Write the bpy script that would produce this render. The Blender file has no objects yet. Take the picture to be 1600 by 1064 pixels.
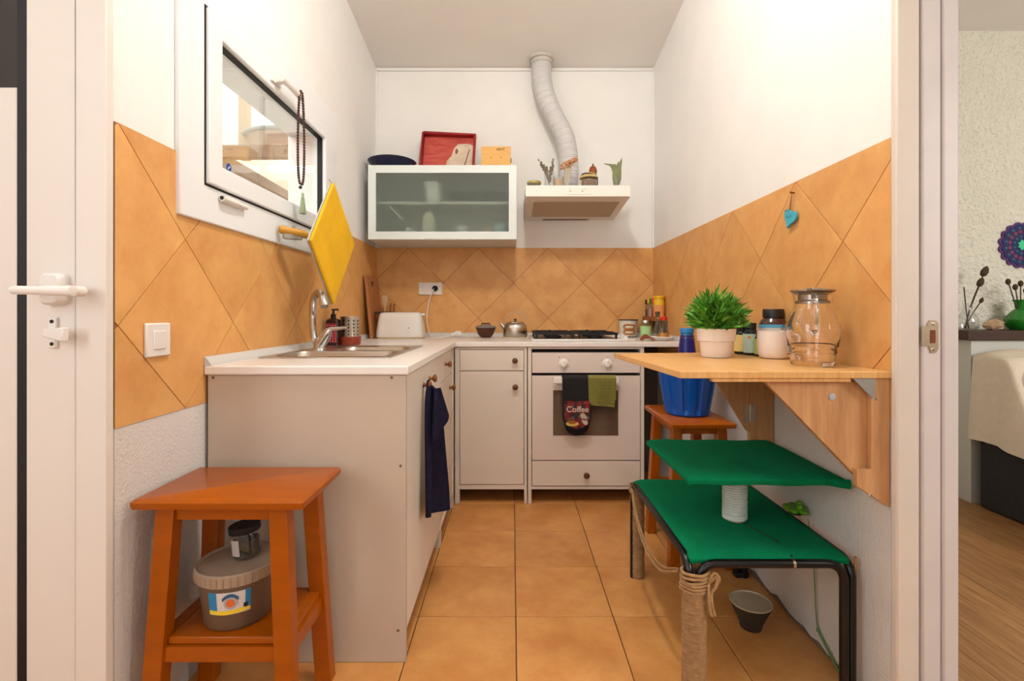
import bpy, bmesh, math, random
from mathutils import Vector, Matrix
random.seed(7)
R = math.radians
sc = bpy.context.scene
COL = sc.collection

# ------------------------------------------------------------------ camera
H, F = 1.03, 769.0                       # eye height (m), focal length in px of a 1600 px frame
cam = bpy.data.cameras.new('camera'); cam.sensor_width = 36; cam.lens = 36 * F / 1600
cam.shift_y = -42 / 1600; cam.clip_start = 0.02
co = bpy.data.objects.new('camera', cam); COL.objects.link(co)
co.location = (0, 0, H); co.rotation_euler = (R(90), 0, 0); sc.camera = co
sc.view_settings.view_transform = 'Standard'; sc.view_settings.look = 'None'
sc.view_settings.gamma = 1; sc.view_settings.use_curve_mapping = False
sc.view_settings.exposure = 0.15

# ------------------------------------------------------------------ sky and lights
w = bpy.data.worlds.new('sky'); sc.world = w; w.use_nodes = True
w.node_tree.nodes['Background'].inputs[0].default_value = (1.0, 0.975, 0.94, 1)
w.node_tree.nodes['Background'].inputs[1].default_value = 2.4
def area(name, loc, target, sx, sy, power, col):
    l = bpy.data.lights.new(name, 'AREA'); l.shape = 'RECTANGLE'; l.size = sx; l.size_y = sy
    l.energy = power; l.color = col
    o = bpy.data.objects.new(name, l); COL.objects.link(o); o.location = loc
    o.rotation_euler = (Vector(target) - Vector(loc)).to_track_quat('-Z', 'Y').to_euler()
    return o
# daylight from the glazed side and rear of the room the camera stands in
area('daylight_side_glazing', (-1.90, -0.35, 1.7), (1.0, 1.0, 1.4), 1.4, 1.6, 28, (0.94, 0.975, 1.0))
area('daylight_rear_glazing', (-0.2, -2.15, 1.8), (0.0, 1.0, 1.5), 1.8, 1.6, 14, (0.96, 0.98, 1.0))
area('daylight_kitchen_window', (-1.45, 1.92, 2.30), (0.3, 1.95, 1.0), 0.9, 0.6, 15, (0.92, 0.97, 1.0))
area('daylight_bedroom', (3.6, -0.7, 2.0), (2.8, 2.6, 0.9), 1.4, 1.2, 62, (1.0, 0.98, 0.94))

# ------------------------------------------------------------------ helpers
def wx(px, d): return (px - 799) / F * d
def wz(py, d): return H - (py - 490) / F * d
def P(px, py, d): return Vector((wx(px, d), d, wz(py, d)))
def lin(c):
    c = c / 255
    return c / 12.92 if c <= 0.04045 else ((c + 0.055) / 1.055) ** 2.4
def rgb(r, g, b): return (lin(r), lin(g), lin(b), 1)

class MB:
    def __init__(s): s.v = []; s.f = []
    def add(s, vs, fs, T=None):
        n = len(s.v)
        s.v += [(T @ Vector(v)) if T else Vector(v) for v in vs]
        s.f += [tuple(i + n for i in f) for f in fs]
        return s
    def box(s, a, b, T=None):
        x0, y0, z0 = a; x1, y1, z1 = b
        return s.add([(x0,y0,z0),(x1,y0,z0),(x1,y1,z0),(x0,y1,z0),(x0,y0,z1),(x1,y0,z1),(x1,y1,z1),(x0,y1,z1)],
                     [(0,3,2,1),(4,5,6,7),(0,1,5,4),(1,2,6,5),(2,3,7,6),(3,0,4,7)], T)
    def bar(s, p, q, wu, wv, up=(0,0,1), w2=None, v2=None):
        """rectangular bar from p to q; wu across, wv along 'up'"""
        p, q = Vector(p), Vector(q); d = (q - p).normalized(); u = d.cross(Vector(up)).normalized(); v = u.cross(d)
        w2 = wu if w2 is None else w2; v2 = wv if v2 is None else v2
        vs = [c + u * a * x / 2 + v * b * y / 2 for c, x, y in ((p, wu, wv), (q, w2, v2)) for a, b in ((-1,-1),(1,-1),(1,1),(-1,1))]
        return s.add(vs, [(0,1,2,3)[::-1],(4,5,6,7),(0,1,5,4),(1,2,6,5),(2,3,7,6),(3,0,4,7)])
    def lathe(s, prof, c=(0,0,0), n=24, T=None, closed=False, open=False):
        vs, fs = [], []; m = len(prof)
        for r, z in prof:
            for k in range(n):
                a = 2 * math.pi * k / n; vs.append((c[0] + r * math.cos(a), c[1] + r * math.sin(a), c[2] + z))
        for i in range(m if closed else m - 1):
            j = (i + 1) % m
            for k in range(n):
                l = (k + 1) % n; fs.append((i*n+k, i*n+l, j*n+l, j*n+k))
        if not closed:
            if prof[0][0] > 1e-6: fs.append(tuple(range(n))[::-1])
            if prof[-1][0] > 1e-6 and not open: fs.append(tuple((m-1)*n + k for k in range(n)))
        return s.add(vs, fs, T)
    def tube(s, path, r, n=8, closed=False, caps=True):
        path = [Vector(p) for p in path]; m = len(path); rs = r if isinstance(r, (list, tuple)) else [r] * m
        vs, fs = [], []; nrm = None
        for i, p in enumerate(path):
            a = path[(i-1) % m] if (closed or i > 0) else p; b = path[(i+1) % m] if (closed or i < m-1) else p
            t = (b - a).normalized()
            if nrm is None:
                nrm = t.cross(Vector((0,0,1)));
                if nrm.length < 1e-3: nrm = t.cross(Vector((1,0,0)))
            nrm = (nrm - t * nrm.dot(t)).normalized(); bn = t.cross(nrm)
            for k in range(n):
                an = 2 * math.pi * k / n; vs.append(p + (nrm * math.cos(an) + bn * math.sin(an)) * rs[i])
        for i in range(m if closed else m - 1):
            j = (i + 1) % m
            for k in range(n):
                l = (k + 1) % n; fs.append((i*n+k, j*n+k, j*n+l, i*n+l)[::-1])
        if caps and not closed: fs += [tuple(range(n)), tuple((m-1)*n + k for k in range(n))[::-1]]
        return s.add(vs, fs)
    def prism(s, poly, h, T=None):
        """poly: 2D points counter-clockwise; extruded from 0 to h along local z"""
        n = len(poly)
        return s.add([(x, y, 0) for x, y in poly] + [(x, y, h) for x, y in poly],
                     [tuple(range(n))[::-1], tuple(range(n, 2*n))] + [(i, (i+1) % n, n + (i+1) % n, n + i) for i in range(n)], T)
    def loft(s, loops, caps=True, T=None):
        n = len(loops[0]); vs = [p for l in loops for p in l]; fs = []
        for i in range(len(loops) - 1):
            for k in range(n):
                l = (k + 1) % n; fs.append((i*n+k, i*n+l, (i+1)*n+l, (i+1)*n+k))
        if caps: fs += [tuple(range(n))[::-1], tuple((len(loops)-1)*n + k for k in range(n))]
        return s.add(vs, fs, T)
    def sheet(s, fn, nu, nv, th):
        g = [[Vector(fn(i/nu, j/nv)) for j in range(nv+1)] for i in range(nu+1)]
        def nr(i, j):
            a = g[min(i+1,nu)][j] - g[max(i-1,0)][j]; b = g[i][min(j+1,nv)] - g[i][max(j-1,0)]
            c = a.cross(b); return c.normalized() if c.length > 1e-12 else Vector((0,0,1))
        N = (nu+1) * (nv+1); ix = lambda i, j: i * (nv+1) + j
        top = [g[i][j] + nr(i,j) * th/2 for i in range(nu+1) for j in range(nv+1)]
        bot = [g[i][j] - nr(i,j) * th/2 for i in range(nu+1) for j in range(nv+1)]
        fs = []
        for i in range(nu):
            for j in range(nv):
                q = (ix(i,j), ix(i+1,j), ix(i+1,j+1), ix(i,j+1)); fs += [q, tuple(k + N for k in q[::-1])]
        for i in range(nu):
            fs += [(ix(i,0), ix(i,0)+N, ix(i+1,0)+N, ix(i+1,0)), (ix(i,nv), ix(i+1,nv), ix(i+1,nv)+N, ix(i,nv)+N)]
        for j in range(nv):
            fs += [(ix(0,j), ix(0,j+1), ix(0,j+1)+N, ix(0,j)+N), (ix(nu,j), ix(nu,j)+N, ix(nu,j+1)+N, ix(nu,j+1))]
        return s.add(top + bot, fs)
    def ball(s, c, r, n=10, sc=(1,1,1)):
        prof = [(max(1e-7, r * math.sin(math.pi * i / n)), -r * math.cos(math.pi * i / n)) for i in range(n+1)]
        T = Matrix.Translation(Vector(c)) @ Matrix.Diagonal((*sc, 1))
        return s.lathe(prof, n=max(8, n), T=T)
    def obj(s, name, mat, parent=None, smooth=False, bevel=0, seg=2, origin=None, angle=38):
        off = wloc(parent) if parent else Vector(origin or (0,0,0))
        me = bpy.data.meshes.new(name); me.from_pydata([v - off for v in s.v], [], s.f)
        bm = bmesh.new(); bm.from_mesh(me); bmesh.ops.remove_doubles(bm, verts=bm.verts, dist=1e-6)
        bmesh.ops.recalc_face_normals(bm, faces=bm.faces); bm.to_mesh(me); bm.free()
        me.materials.append(mat)
        if smooth or bevel: me.shade_smooth(); me.set_sharp_from_angle(angle=R(angle))
        o = bpy.data.objects.new(name, me); COL.objects.link(o)
        if parent: o.parent = parent
        else: o.location = off
        if bevel:
            b = o.modifiers.new('bevel', 'BEVEL'); b.width = bevel; b.segments = seg; b.limit_method = 'ANGLE'; b.angle_limit = R(35)
            b.harden_normals = False
        return o
def wloc(o):
    v = Vector((0,0,0))
    while o: v += o.location; o = o.parent
    return v
def tag(o, label=None, cat=None, group=None, kind=None):
    if label: o['label'] = label
    if cat: o['category'] = cat
    if group: o['group'] = group
    if kind: o['kind'] = kind
    return o
def thing(name, label, cat, loc=(0,0,0), group=None):
    o = bpy.data.objects.new(name, None); COL.objects.link(o); o.location = loc; o.empty_display_size = 0.05
    return tag(o, label, cat, group)
def setting(name, loc=(0,0,0), label=None):
    o = bpy.data.objects.new(name, None); COL.objects.link(o); o.location = loc
    return tag(o, label, None, None, 'structure')
def copy_tree(o, parent=None):
    c = o.copy(); COL.objects.link(c); c.parent = parent
    for ch in list(o.children): copy_tree(ch, c)
    return c
def cat_path(pts, n=8):
    """Catmull-Rom through points"""
    pts = [Vector(p) for p in pts]; q = [2*pts[0]-pts[1]] + pts + [2*pts[-1]-pts[-2]]; out = []
    for i in range(1, len(q) - 2):
        for k in range(n):
            t = k / n; a, b, c, d = q[i-1], q[i], q[i+1], q[i+2]
            out.append(0.5 * ((2*b) + (c-a)*t + (2*a-5*b+4*c-d)*t*t + (3*b-a-3*c+d)*t**3))
    return out + [pts[-1]]
def rrect(x0, x1, y0, y1, r, z, n=4):
    out = []
    for cx, cy, a0 in ((x1-r, y0+r, -90), (x1-r, y1-r, 0), (x0+r, y1-r, 90), (x0+r, y0+r, 180)):
        for k in range(n+1):
            a = R(a0 + 90 * k / n); out.append((cx + r*math.cos(a), cy + r*math.sin(a), z))
    return out
def text_mesh(name, body, size, mat, parent, M, ext=0.0004):
    cu = bpy.data.curves.new(name, 'FONT'); cu.body = body; cu.size = size; cu.align_x = 'CENTER'; cu.align_y = 'CENTER'; cu.extrude = ext
    cu.resolution_u = 3
    t = bpy.data.objects.new(name, cu); COL.objects.link(t)
    me = bpy.data.meshes.new_from_object(t.evaluated_get(bpy.context.evaluated_depsgraph_get()))
    bpy.data.objects.remove(t); off = wloc(parent)
    me.transform(Matrix.Translation(-off) @ M); me.materials.clear(); me.materials.append(mat)
    o = bpy.data.objects.new(name, me); COL.objects.link(o); o.parent = parent
    return o

# ------------------------------------------------------------------ materials
def mat(name, col, rough=0.5, metal=0, var=0.0, vscale=6, bump=0, bscale=60, coat=0, sheen=0, trans=0, ior=1.45, rnd=0, stretch=(1,1,1), col2=None, spec=0.5, emit=None, bdist=0.004):
    m = bpy.data.materials.new(name); m.use_nodes = True; nt = m.node_tree; b = nt.nodes['Principled BSDF']; L = nt.links.new
    b.inputs['Base Color'].default_value = col; b.inputs['Roughness'].default_value = rough; b.inputs['Metallic'].default_value = metal
    b.inputs['Coat Weight'].default_value = coat; b.inputs['Coat Roughness'].default_value = 0.12; b.inputs['Sheen Weight'].default_value = sheen
    b.inputs['Transmission Weight'].default_value = trans; b.inputs['IOR'].default_value = ior; b.inputs['Specular IOR Level'].default_value = spec
    if emit: b.inputs['Emission Color'].default_value = col; b.inputs['Emission Strength'].default_value = emit
    if var or bump or rnd or col2:
        tc = nt.nodes.new('ShaderNodeTexCoord'); mp = nt.nodes.new('ShaderNodeMapping'); mp.inputs['Scale'].default_value = stretch
        L(tc.outputs['Object'], mp.inputs['Vector']); vec = mp.outputs['Vector']
        if rnd:
            oi = nt.nodes.new('ShaderNodeObjectInfo'); va = nt.nodes.new('ShaderNodeVectorMath'); va.operation = 'MULTIPLY_ADD'
            va.inputs[1].default_value = (1,1,1); L(vec, va.inputs[0])
            cx = nt.nodes.new('ShaderNodeVectorMath'); cx.operation = 'SCALE'; cx.inputs[0].default_value = (13, 29, 41); L(oi.outputs['Random'], cx.inputs['Scale'])
            L(cx.outputs[0], va.inputs[2]); vec = va.outputs[0]
        if var or col2 or rnd:
            n1 = nt.nodes.new('ShaderNodeTexNoise'); n1.inputs['Scale'].default_value = vscale; n1.inputs['Detail'].default_value = 6; n1.inputs['Roughness'].default_value = 0.65
            L(vec, n1.inputs['Vector'])
            cr = nt.nodes.new('ShaderNodeValToRGB'); c2 = col2 or tuple(min(1, c * (1 + var)) for c in col[:3]) + (1,)
            c1 = tuple(c * (1 - var) for c in col[:3]) + (1,)
            cr.color_ramp.elements[0].position = 0.32; cr.color_ramp.elements[1].position = 0.68
            cr.color_ramp.elements[0].color = c1; cr.color_ramp.elements[1].color = c2
            L(n1.outputs['Fac'], cr.inputs['Fac']); out = cr.outputs['Color']
            if rnd:
                hs = nt.nodes.new('ShaderNodeHueSaturation'); mr = nt.nodes.new('ShaderNodeMapRange'); mr.inputs[3].default_value = 1 - rnd; mr.inputs[4].default_value = 1 + rnd
                L(oi.outputs['Random'], mr.inputs[0]); L(mr.outputs[0], hs.inputs['Value']); L(out, hs.inputs['Color']); out = hs.outputs['Color']
            L(out, b.inputs['Base Color'])
        if bump:
            n2 = nt.nodes.new('ShaderNodeTexNoise'); n2.inputs['Scale'].default_value = bscale; n2.inputs['Detail'].default_value = 4; L(vec, n2.inputs['Vector'])
            bp = nt.nodes.new('ShaderNodeBump'); bp.inputs['Strength'].default_value = bump; bp.inputs['Distance'].default_value = bdist
            L(n2.outputs['Fac'], bp.inputs['Height']); L(bp.outputs['Normal'], b.inputs['Normal'])
    return m
def pane_mat(name, tint=(1,1,1,1), refl=0.06, edge=0.35, rough=0.02):
    m = bpy.data.materials.new(name); m.use_nodes = True; nt = m.node_tree; nt.nodes.clear(); L = nt.links.new
    o = nt.nodes.new('ShaderNodeOutputMaterial'); t = nt.nodes.new('ShaderNodeBsdfTransparent'); g = nt.nodes.new('ShaderNodeBsdfGlossy')
    t.inputs[0].default_value = tint; g.inputs['Roughness'].default_value = rough
    lw = nt.nodes.new('ShaderNodeLayerWeight'); lw.inputs[0].default_value = 0.25
    mr = nt.nodes.new('ShaderNodeMapRange'); mr.inputs[3].default_value = refl; mr.inputs[4].default_value = edge
    mx = nt.nodes.new('ShaderNodeMixShader'); L(lw.outputs['Facing'], mr.inputs[0]); L(mr.outputs[0], mx.inputs[0])
    L(t.outputs[0], mx.inputs[1]); L(g.outputs[0], mx.inputs[2]); L(mx.outputs[0], o.inputs[0])
    return m
PL = mat('plaster_paint', rgb(240, 238, 234), 0.85, var=0.03, vscale=2.5, bump=0.12, bscale=90)
PLR = mat('rough_plaster', rgb(222, 218, 214), 0.9, var=0.03, vscale=4, bump=0.8, bscale=130, bdist=.0035)
STU = mat('bedroom_stucco', rgb(228, 224, 210), 0.9, var=0.03, vscale=5, bump=1.0, bscale=38, bdist=.03)
CEIL = mat('ceiling_paint', rgb(240, 236, 230), 0.9, var=0.02, vscale=2, bump=0.05, bscale=80)
TILE = mat('wall_tile_glaze', rgb(214, 152, 87), 0.42, var=0.05, vscale=7, rnd=0.04, col2=rgb(228, 175, 108), bump=0.05, bscale=150)
FTILE = mat('floor_tile_glaze', rgb(202, 132, 68), 0.33, var=0.10, vscale=6, rnd=0.05, col2=rgb(218, 158, 92), bump=0.04, bscale=120)
GROUT = mat('wall_grout', rgb(150, 100, 66), 0.9)
FGROUT = mat('floor_grout', rgb(82, 56, 36), 0.9)
WPVC = mat('white_window_plastic', rgb(236, 237, 238), 0.3)
DOORM = mat('white_painted_door', rgb(232, 224, 216), 0.35)
JAMB = mat('cream_jamb_paint', rgb(218, 206, 194), 0.45, var=0.03, vscale=5)
JAMB2 = mat('white_jamb_gloss_paint', rgb(214, 205, 202), 0.4, var=0.05, vscale=4)
BLACK = mat('black_rubber', rgb(16, 15, 16), 0.6)
DGLASS = mat('dark_glazing', rgb(38, 32, 30), 0.25)
CAB = mat('cabinet_white_lacquer', rgb(224, 213, 200), 0.38, var=0.02, vscale=3)
CABS = mat('cabinet_side_laminate', rgb(190, 174, 157), 0.5, var=0.03, vscale=3)
WTOP = mat('white_worktop_laminate', rgb(232, 226, 220), 0.3, var=0.02, vscale=20)
DARK = mat('dark_gap', rgb(42, 32, 26), 0.8)
STEEL = mat('brushed_steel', rgb(190, 182, 172), 0.28, 1.0, var=0.06, vscale=30)
CHROME = mat('chrome', rgb(205, 205, 208), 0.12, 1.0)
KNOBW = mat('turned_wood_knob', rgb(132, 78, 34), 0.4, var=0.15, vscale=40)
KNOBD = mat('dark_wood_knob', rgb(98, 56, 32), 0.45, var=0.15, vscale=40)
STOOL = mat('orange_stained_wood', rgb(160, 78, 0), 0.3, var=0.10, vscale=5, stretch=(1,6,6), coat=0.12, spec=.35)
BEECH = mat('beech_laminate', rgb(214, 158, 92), 0.35, var=0.05, vscale=9, stretch=(12,1,1), col2=rgb(228, 180, 116))
BEECHV = mat('beech_panel', rgb(186, 134, 88), 0.45, var=0.08, vscale=5, stretch=(9,9,1), col2=rgb(206, 156, 106))
FELT = mat('green_felt', rgb(0, 122, 78), 0.95, var=0.10, vscale=9, bump=0.5, bscale=350, spec=.15)
BTUBE = mat('black_enamelled_tube', rgb(14, 14, 16), 0.25)
JUTE = mat('jute_rope', rgb(168, 130, 88), 0.9, var=0.2, vscale=60, bump=0.6, bscale=400)
WROPE = mat('white_cotton_rope', rgb(214, 220, 214), 0.85, var=0.08, vscale=60)
NAVY = mat('navy_terry_cloth', rgb(34, 31, 51), 0.95, var=0.2, vscale=50, bump=0.9, bscale=380, spec=.1)
YEL = mat('yellow_felt', rgb(226, 174, 12), 0.85, var=0.08, vscale=8, bump=0.3, bscale=200)
GLASS = mat('clear_glass', (1,1,1,1), 0.02, trans=1, ior=1.45)
THIN = pane_mat('thin_clear_glass', (0.93,0.94,0.93,1), 0.06, 0.6)
PANE = pane_mat('window_glass', (0.97,0.985,0.98,1), 0.10, 0.45)
WHITEP = mat('white_plastic', rgb(236, 230, 224), 0.35)
CERAM = mat('white_ceramic', rgb(232, 222, 214), 0.35)
WOODL = mat('light_wood', rgb(196, 150, 100), 0.5, var=0.1, vscale=8, stretch=(8,8,1))
WOODM = mat('medium_wood', rgb(150, 86, 38), 0.5, var=0.12, vscale=8, stretch=(8,8,1))
WOODD = mat('dark_wood', rgb(62, 36, 24), 0.5, var=0.2, vscale=6, stretch=(1,8,8))

# ------------------------------------------------------------------ room shell
XL, XR, YB = -0.912, 0.950, 3.302
YF = -2.25
XFL = -1.95
def ceil_z(y): return 2.678 + 0.14 * (YB - max(y, 1.0))
# floor
fl = MB().box((XFL - 0.1, YF - 0.1, -0.08), (1.10, YB + 0.1, -0.005)).obj('floor', FGROUT); tag(fl, kind='structure')
S = 0.331
tcache = {}
def floor_tile(x0, x1, y0, y1):
    k = (round(x1 - x0, 4), round(y1 - y0, 4))
    if k not in tcache:
        o = MB().box((0, 0, -0.006), (k[0], k[1], 0)).obj('tile', FTILE, fl, bevel=0.0012, seg=1); tcache[k] = o
    else:
        o = tcache[k].copy(); COL.objects.link(o)
    o.location = (x0, y0, 0)
for i in range(-6, 4):
    for j in range(-14, 3):
        x0, x1 = 0.013 + S*i + 0.0015, 0.013 + S*(i+1) - 0.0015; y0, y1 = 2.336 + S*j + 0.0015, 2.336 + S*(j+1) - 0.0015
        lo, hi = (XL, XR) if y1 > 1.15 else (XFL, 1.09)
        x0, x1, y0, y1 = max(x0, lo), min(x1, hi), max(y0, YF), min(y1, YB)
        if x1 - x0 > 0.01 and y1 - y0 > 0.01: floor_tile(x0, x1, y0, y1)
# ceiling
ce = MB().loft([[(XFL-.1, y, ceil_z(y)), (1.1, y, ceil_z(y)), (1.1, y, ceil_z(y)+.1), (XFL-.1, y, ceil_z(y)+.1)] for y in (YF-.1, 1.0, YB+.12)]).obj('ceiling', CEIL)
tag(ce, kind='structure')
# left wall with the window opening
WY0, WY1, WZ0, WZ1 = 1.505, 2.335, 1.465, 1.875
m = MB()
m.box((XL-.15, 1.12, -.05), (XL, WY0, 3.05)); m.box((XL-.15, WY1, -.05), (XL, YB, 3.05))
m.box((XL-.15, WY0, -.05), (XL, WY1, WZ0)); m.box((XL-.15, WY0, WZ1), (XL, WY1, 3.05))
wl = tag(m.obj('wall_left', PL), kind='structure')
MB().box((XL-.002, 1.125, 0), (XL+.003, YB, .766)).obj('lower_plaster', PLR, wl)
wb = tag(MB().box((XL-.15, YB, -.05), (1.10, YB+.15, 3.05)).obj('wall_back', PL), kind='structure')
wr = tag(MB().box((XR, 1.2265, -.05), (1.09, YB, 3.05)).obj('wall_right', PL), kind='structure')
MB().box((XR-.003, 1.227, 0), (XR+.002, YB, .766)).obj('lower_plaster', PLR, wr)
_pts = [(1.24 + .04*k, .006 + random.uniform(0, .022)*(1 if 5 < k < 18 else .5)) for k in range(24)]
MB().prism([(_pts[0][0], 0), (_pts[-1][0], 0)] + _pts[::-1], .0008, Matrix(((0,0,-1,XR-.003),(1,0,0,0),(0,1,0,0),(0,0,0,1)))).obj('damp_edge', mat('damp_plaster', rgb(120, 104, 98), .9, var=.2, vscale=30), wr)
# short raised plaster edges in the corners of the back wall
MB().box((XL, YB-.012, 1.47), (XL+.012, YB, 2.66)).box((XR-.012, YB-.012, 1.47), (XR, YB, 2.66)).box((XL, YB-.012, 2.655), (XR, YB, 2.668)).obj('corner_bead', PL, wb)
# walls behind the camera
wf = tag(MB().box((XFL-.1, YF-.1, -.08), (1.1, YF, 3.05)).obj('wall_front', PL), kind='structure')
tag(MB().box((XFL-.1, YF, -.08), (XFL, 1.12, 3.05)).obj('wall_left_front', PL), kind='structure')
tag(MB().box((XFL-.1, 1.12, 2.12), (XL, 1.26, 3.05)).obj('wall_above_door', PL), kind='structure')
tag(MB().box((1.0, YF, -.004), (1.1, 0.30, 3.05)).box((1.0, 0.30, 2.1), (1.1, 1.235, 3.05)).obj('wall_right_front', PL), kind='structure')

def clip(poly, a, b, c):
    """keep a*x+b*y<=c"""
    out = []
    for i in range(len(poly)):
        p, q = poly[i], poly[(i+1) % len(poly)]; dp, dq = a*p[0]+b*p[1]-c, a*q[0]+b*q[1]-c
        if dp <= 0: out.append(p)
        if dp * dq < 0:
            t = dp / (dp - dq); out.append((p[0] + t*(q[0]-p[0]), p[1] + t*(q[1]-p[1])))
    return out
D2 = 0.234                                # half diagonal of a wall tile
def tile_band(parent, T, u0, u1, v0, v1, up, vp, thick=0.005):
    """diamond tiles; T maps (u, v, out) to world"""
    MB().box((u0, v0, -0.001), (u1, v1, 0.0025), T).obj('grout', GROUT, parent)
    cache = {}; h = D2 - 0.0018
    for i in range(int((u0-up)/D2) - 2, int((u1-up)/D2) + 3):
        for j in range(-6, 7):
            if (i + j) % 2 == 0: continue
            cu, cv = up + i*D2, vp + j*D2
            poly = [(cu-h, cv), (cu, cv-h), (cu+h, cv), (cu, cv+h)]
            for a, b, c in ((-1,0,-u0), (1,0,u1), (0,-1,-v0), (0,1,v1)):
                poly = clip(poly, a, b, c) if poly else poly
            if len(poly) < 3: continue
            ar = 0.5 * abs(sum(poly[k][0]*poly[(k+1)%len(poly)][1] - poly[(k+1)%len(poly)][0]*poly[k][1] for k in range(len(poly))))
            if ar < 2e-4: continue
            o = MB().prism(poly, thick, T).obj('tile', TILE, parent)
            # give each tile its own origin so that its mottling differs
TZ0, TZ1, VP = 0.767, 1.470, 1.236
tile_band(wl, Matrix(((0,0,1,XL),(1,0,0,0),(0,1,0,0),(0,0,0,1))), 1.125, YB, TZ0, TZ1, 1.367, VP)
tile_band(wr, Matrix(((0,0,-1,XR),(1,0,0,0),(0,1,0,0),(0,0,0,1))), 1.227, YB, TZ0, TZ1, 1.406, VP)
tile_band(wb, Matrix(((1,0,0,0),(0,0,-1,YB),(0,1,0,0),(0,0,0,1))), XL, XR, TZ0, TZ1, 0.0086, VP)

# ------------------------------------------------------------------ window_1
win = setting('window_1', (XL, 1.92, 1.67), 'white framed tilt window in the left wall above the tiles')
def ring(m, y0, y1, z0, z1, ww, x0, x1):
    o = [(y0, z0), (y1, z0), (y1, z1), (y0, z1)]; n = [(y0+ww, z0+ww), (y1-ww, z0+ww), (y1-ww, z1-ww), (y0+ww, z1-ww)]
    vs = [(x, *p) for x in (x0, x1) for p in o + n]; fs = []
    for k in range(4):
        l = (k+1) % 4; fs += [(8+k, 8+l, 12+l, 12+k), (k, 4+k, 4+l, l), (k, l, 8+l, 8+k), (4+k, 12+k, 12+l, 4+l)]
    return m.add(vs, fs)
ring(MB(), 1.328, 2.517, 1.299, 2.042, 0.108, XL, XL+.016).obj('window_frame', WPVC, win, bevel=0.004)
ring(MB(), 1.4365, 2.4085, 1.4075, 1.9335, 0.006, XL+.010, XL+.0168).obj('gasket', BLACK, win)
sash = ring(MB(), 1.441, 2.404, 1.412, 1.929, 0.066, XL, XL+.028).obj('sash', WPVC, win, bevel=0.005)
ring(MB(), 1.5055, 2.3395, 1.4765, 1.8645, 0.005, XL-.012, XL+.012).obj('glazing_seal', BLACK, sash)
MB().box((XL-.006, 1.505, 1.475), (XL, 2.34, 1.866)).obj('pane', PANE, sash)
hd = MB().box((XL+.027, 1.80, 1.885), (XL+.036, 1.87, 1.915)).bar((XL+.034, 1.835, 1.90), (XL+.062, 1.835, 1.90), .022, .022)
hd.tube(cat_path([(XL+.060, 1.82, 1.900), (XL+.064, 1.90, 1.900), (XL+.062, 1.99, 1.898)], 5), [.012]*5+[.0125]*5+[.009], 8)
hd.obj('handle', WHITEP, win, smooth=True)
l = MB(); l.tube([(XL+.028, 1.50, 1.383), (XL+.028, 1.59, 1.383)], .0105, 10).tube([(XL+.028, 1.59, 1.383), (XL+.028, 1.64, 1.383)], .008, 10).box((XL+.014, 1.51, 1.372), (XL+.026, 1.63, 1.394))
lo = l.obj('latch', WHITEP, win, smooth=True)
MB().tube([(XL+.028, 1.4985, 1.383), (XL+.028, 1.5005, 1.383)], .006, 10).obj('latch_hole', BLACK, lo)
STK = mat('blue_sticker', rgb(40, 70, 150), 0.5)
sk = MB().lathe([(.0, 0), (.014, 0), (.014, .0006)], n=16, T=Matrix.Translation((XL, 1.585, 1.50)) @ Matrix.Rotation(R(90), 4, 'Y')).obj('sticker', STK, win)
MB().bar((XL+.0008, 1.580, 1.495), (XL+.0008, 1.590, 1.505), .001, .004).obj('sticker_mark', WHITEP, sk)

# ------------------------------------------------------------------ what lies outside the window
OUTW = mat('cream_outside_render', rgb(238, 228, 206), 0.9, var=0.04, vscale=3)
BROWN = mat('weathered_brown_beam', rgb(164, 136, 112), 0.7, var=0.15, vscale=6)
AWN = mat('grey_awning_cloth', rgb(158, 166, 162), 0.9)
tag(MB().box((-3.4, -1, -.5), (-3.3, 11, 3.2)).box((-3.4, 6.9, -.5), (-1.2, 7.0, 2.9)).obj('wall_terrace', OUTW), kind='structure')
tag(MB().box((-3.3, 1.3, -.12), (XL-.16, 6.9, -.02)).obj('floor_terrace', mat('terrace_paving', rgb(190, 184, 174), .8)), kind='structure')
pg = thing('pergola', 'brown wooden pergola seen through the kitchen window', 'pergola', (-2.3, 4.8, 0))
MB().box((-3.0, 4.17, 2.36), (-1.7, 4.26, 2.46)).obj('beam', BROWN, pg)
MB().bar((-2.47, 4.2, 2.34), (-2.47, 6.4, 2.30), .07, .09).obj('beam', BROWN, pg)
MB().box((-2.72, 4.17, 0), (-2.62, 4.26, 2.36)).obj('post', BROWN, pg)
MB().box((-2.52, 6.3, 0), (-2.42, 6.4, 2.28)).obj('post', BROWN, pg)
MB().box((-2.42, 4.35, 2.44), (-2.34, 4.42, 3.4)).box((-2.42, 4.2, 2.40), (-2.34, 4.42, 2.47)).obj('upright', mat('tan_curtain_pole', rgb(205, 184, 152), .7), pg)
aw = thing('awning', 'grey scalloped awning edge above the kitchen window', 'awning', (-1.6, 3.2, 2.4))
vpts = []
for k in range(49):
    y = 2.0 + 2.4 * k / 48; vpts.append((y, 2.432 + 0.035 * abs(math.sin(math.pi * k / 4))))
MB().prism([(y, z) for y, z in vpts] + [(4.4, 2.60), (2.0, 2.60)], 0.012, Matrix(((0,0,1,-1.606),(1,0,0,0),(0,1,0,0),(0,0,0,1)))).obj('valance', AWN, aw)
MB().loft([[(XL-.16, y, 2.98), (-1.62, y, 2.60), (-1.62, y, 2.615), (XL-.16, y, 2.995)] for y in (2.0, 4.4)]).obj('canopy', AWN, aw)
rl = thing('hanging_ring_lamp', 'round grey rimmed lampshade hanging outside the window', 'lamp', (-2.05, 4.62, 2.62))
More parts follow.
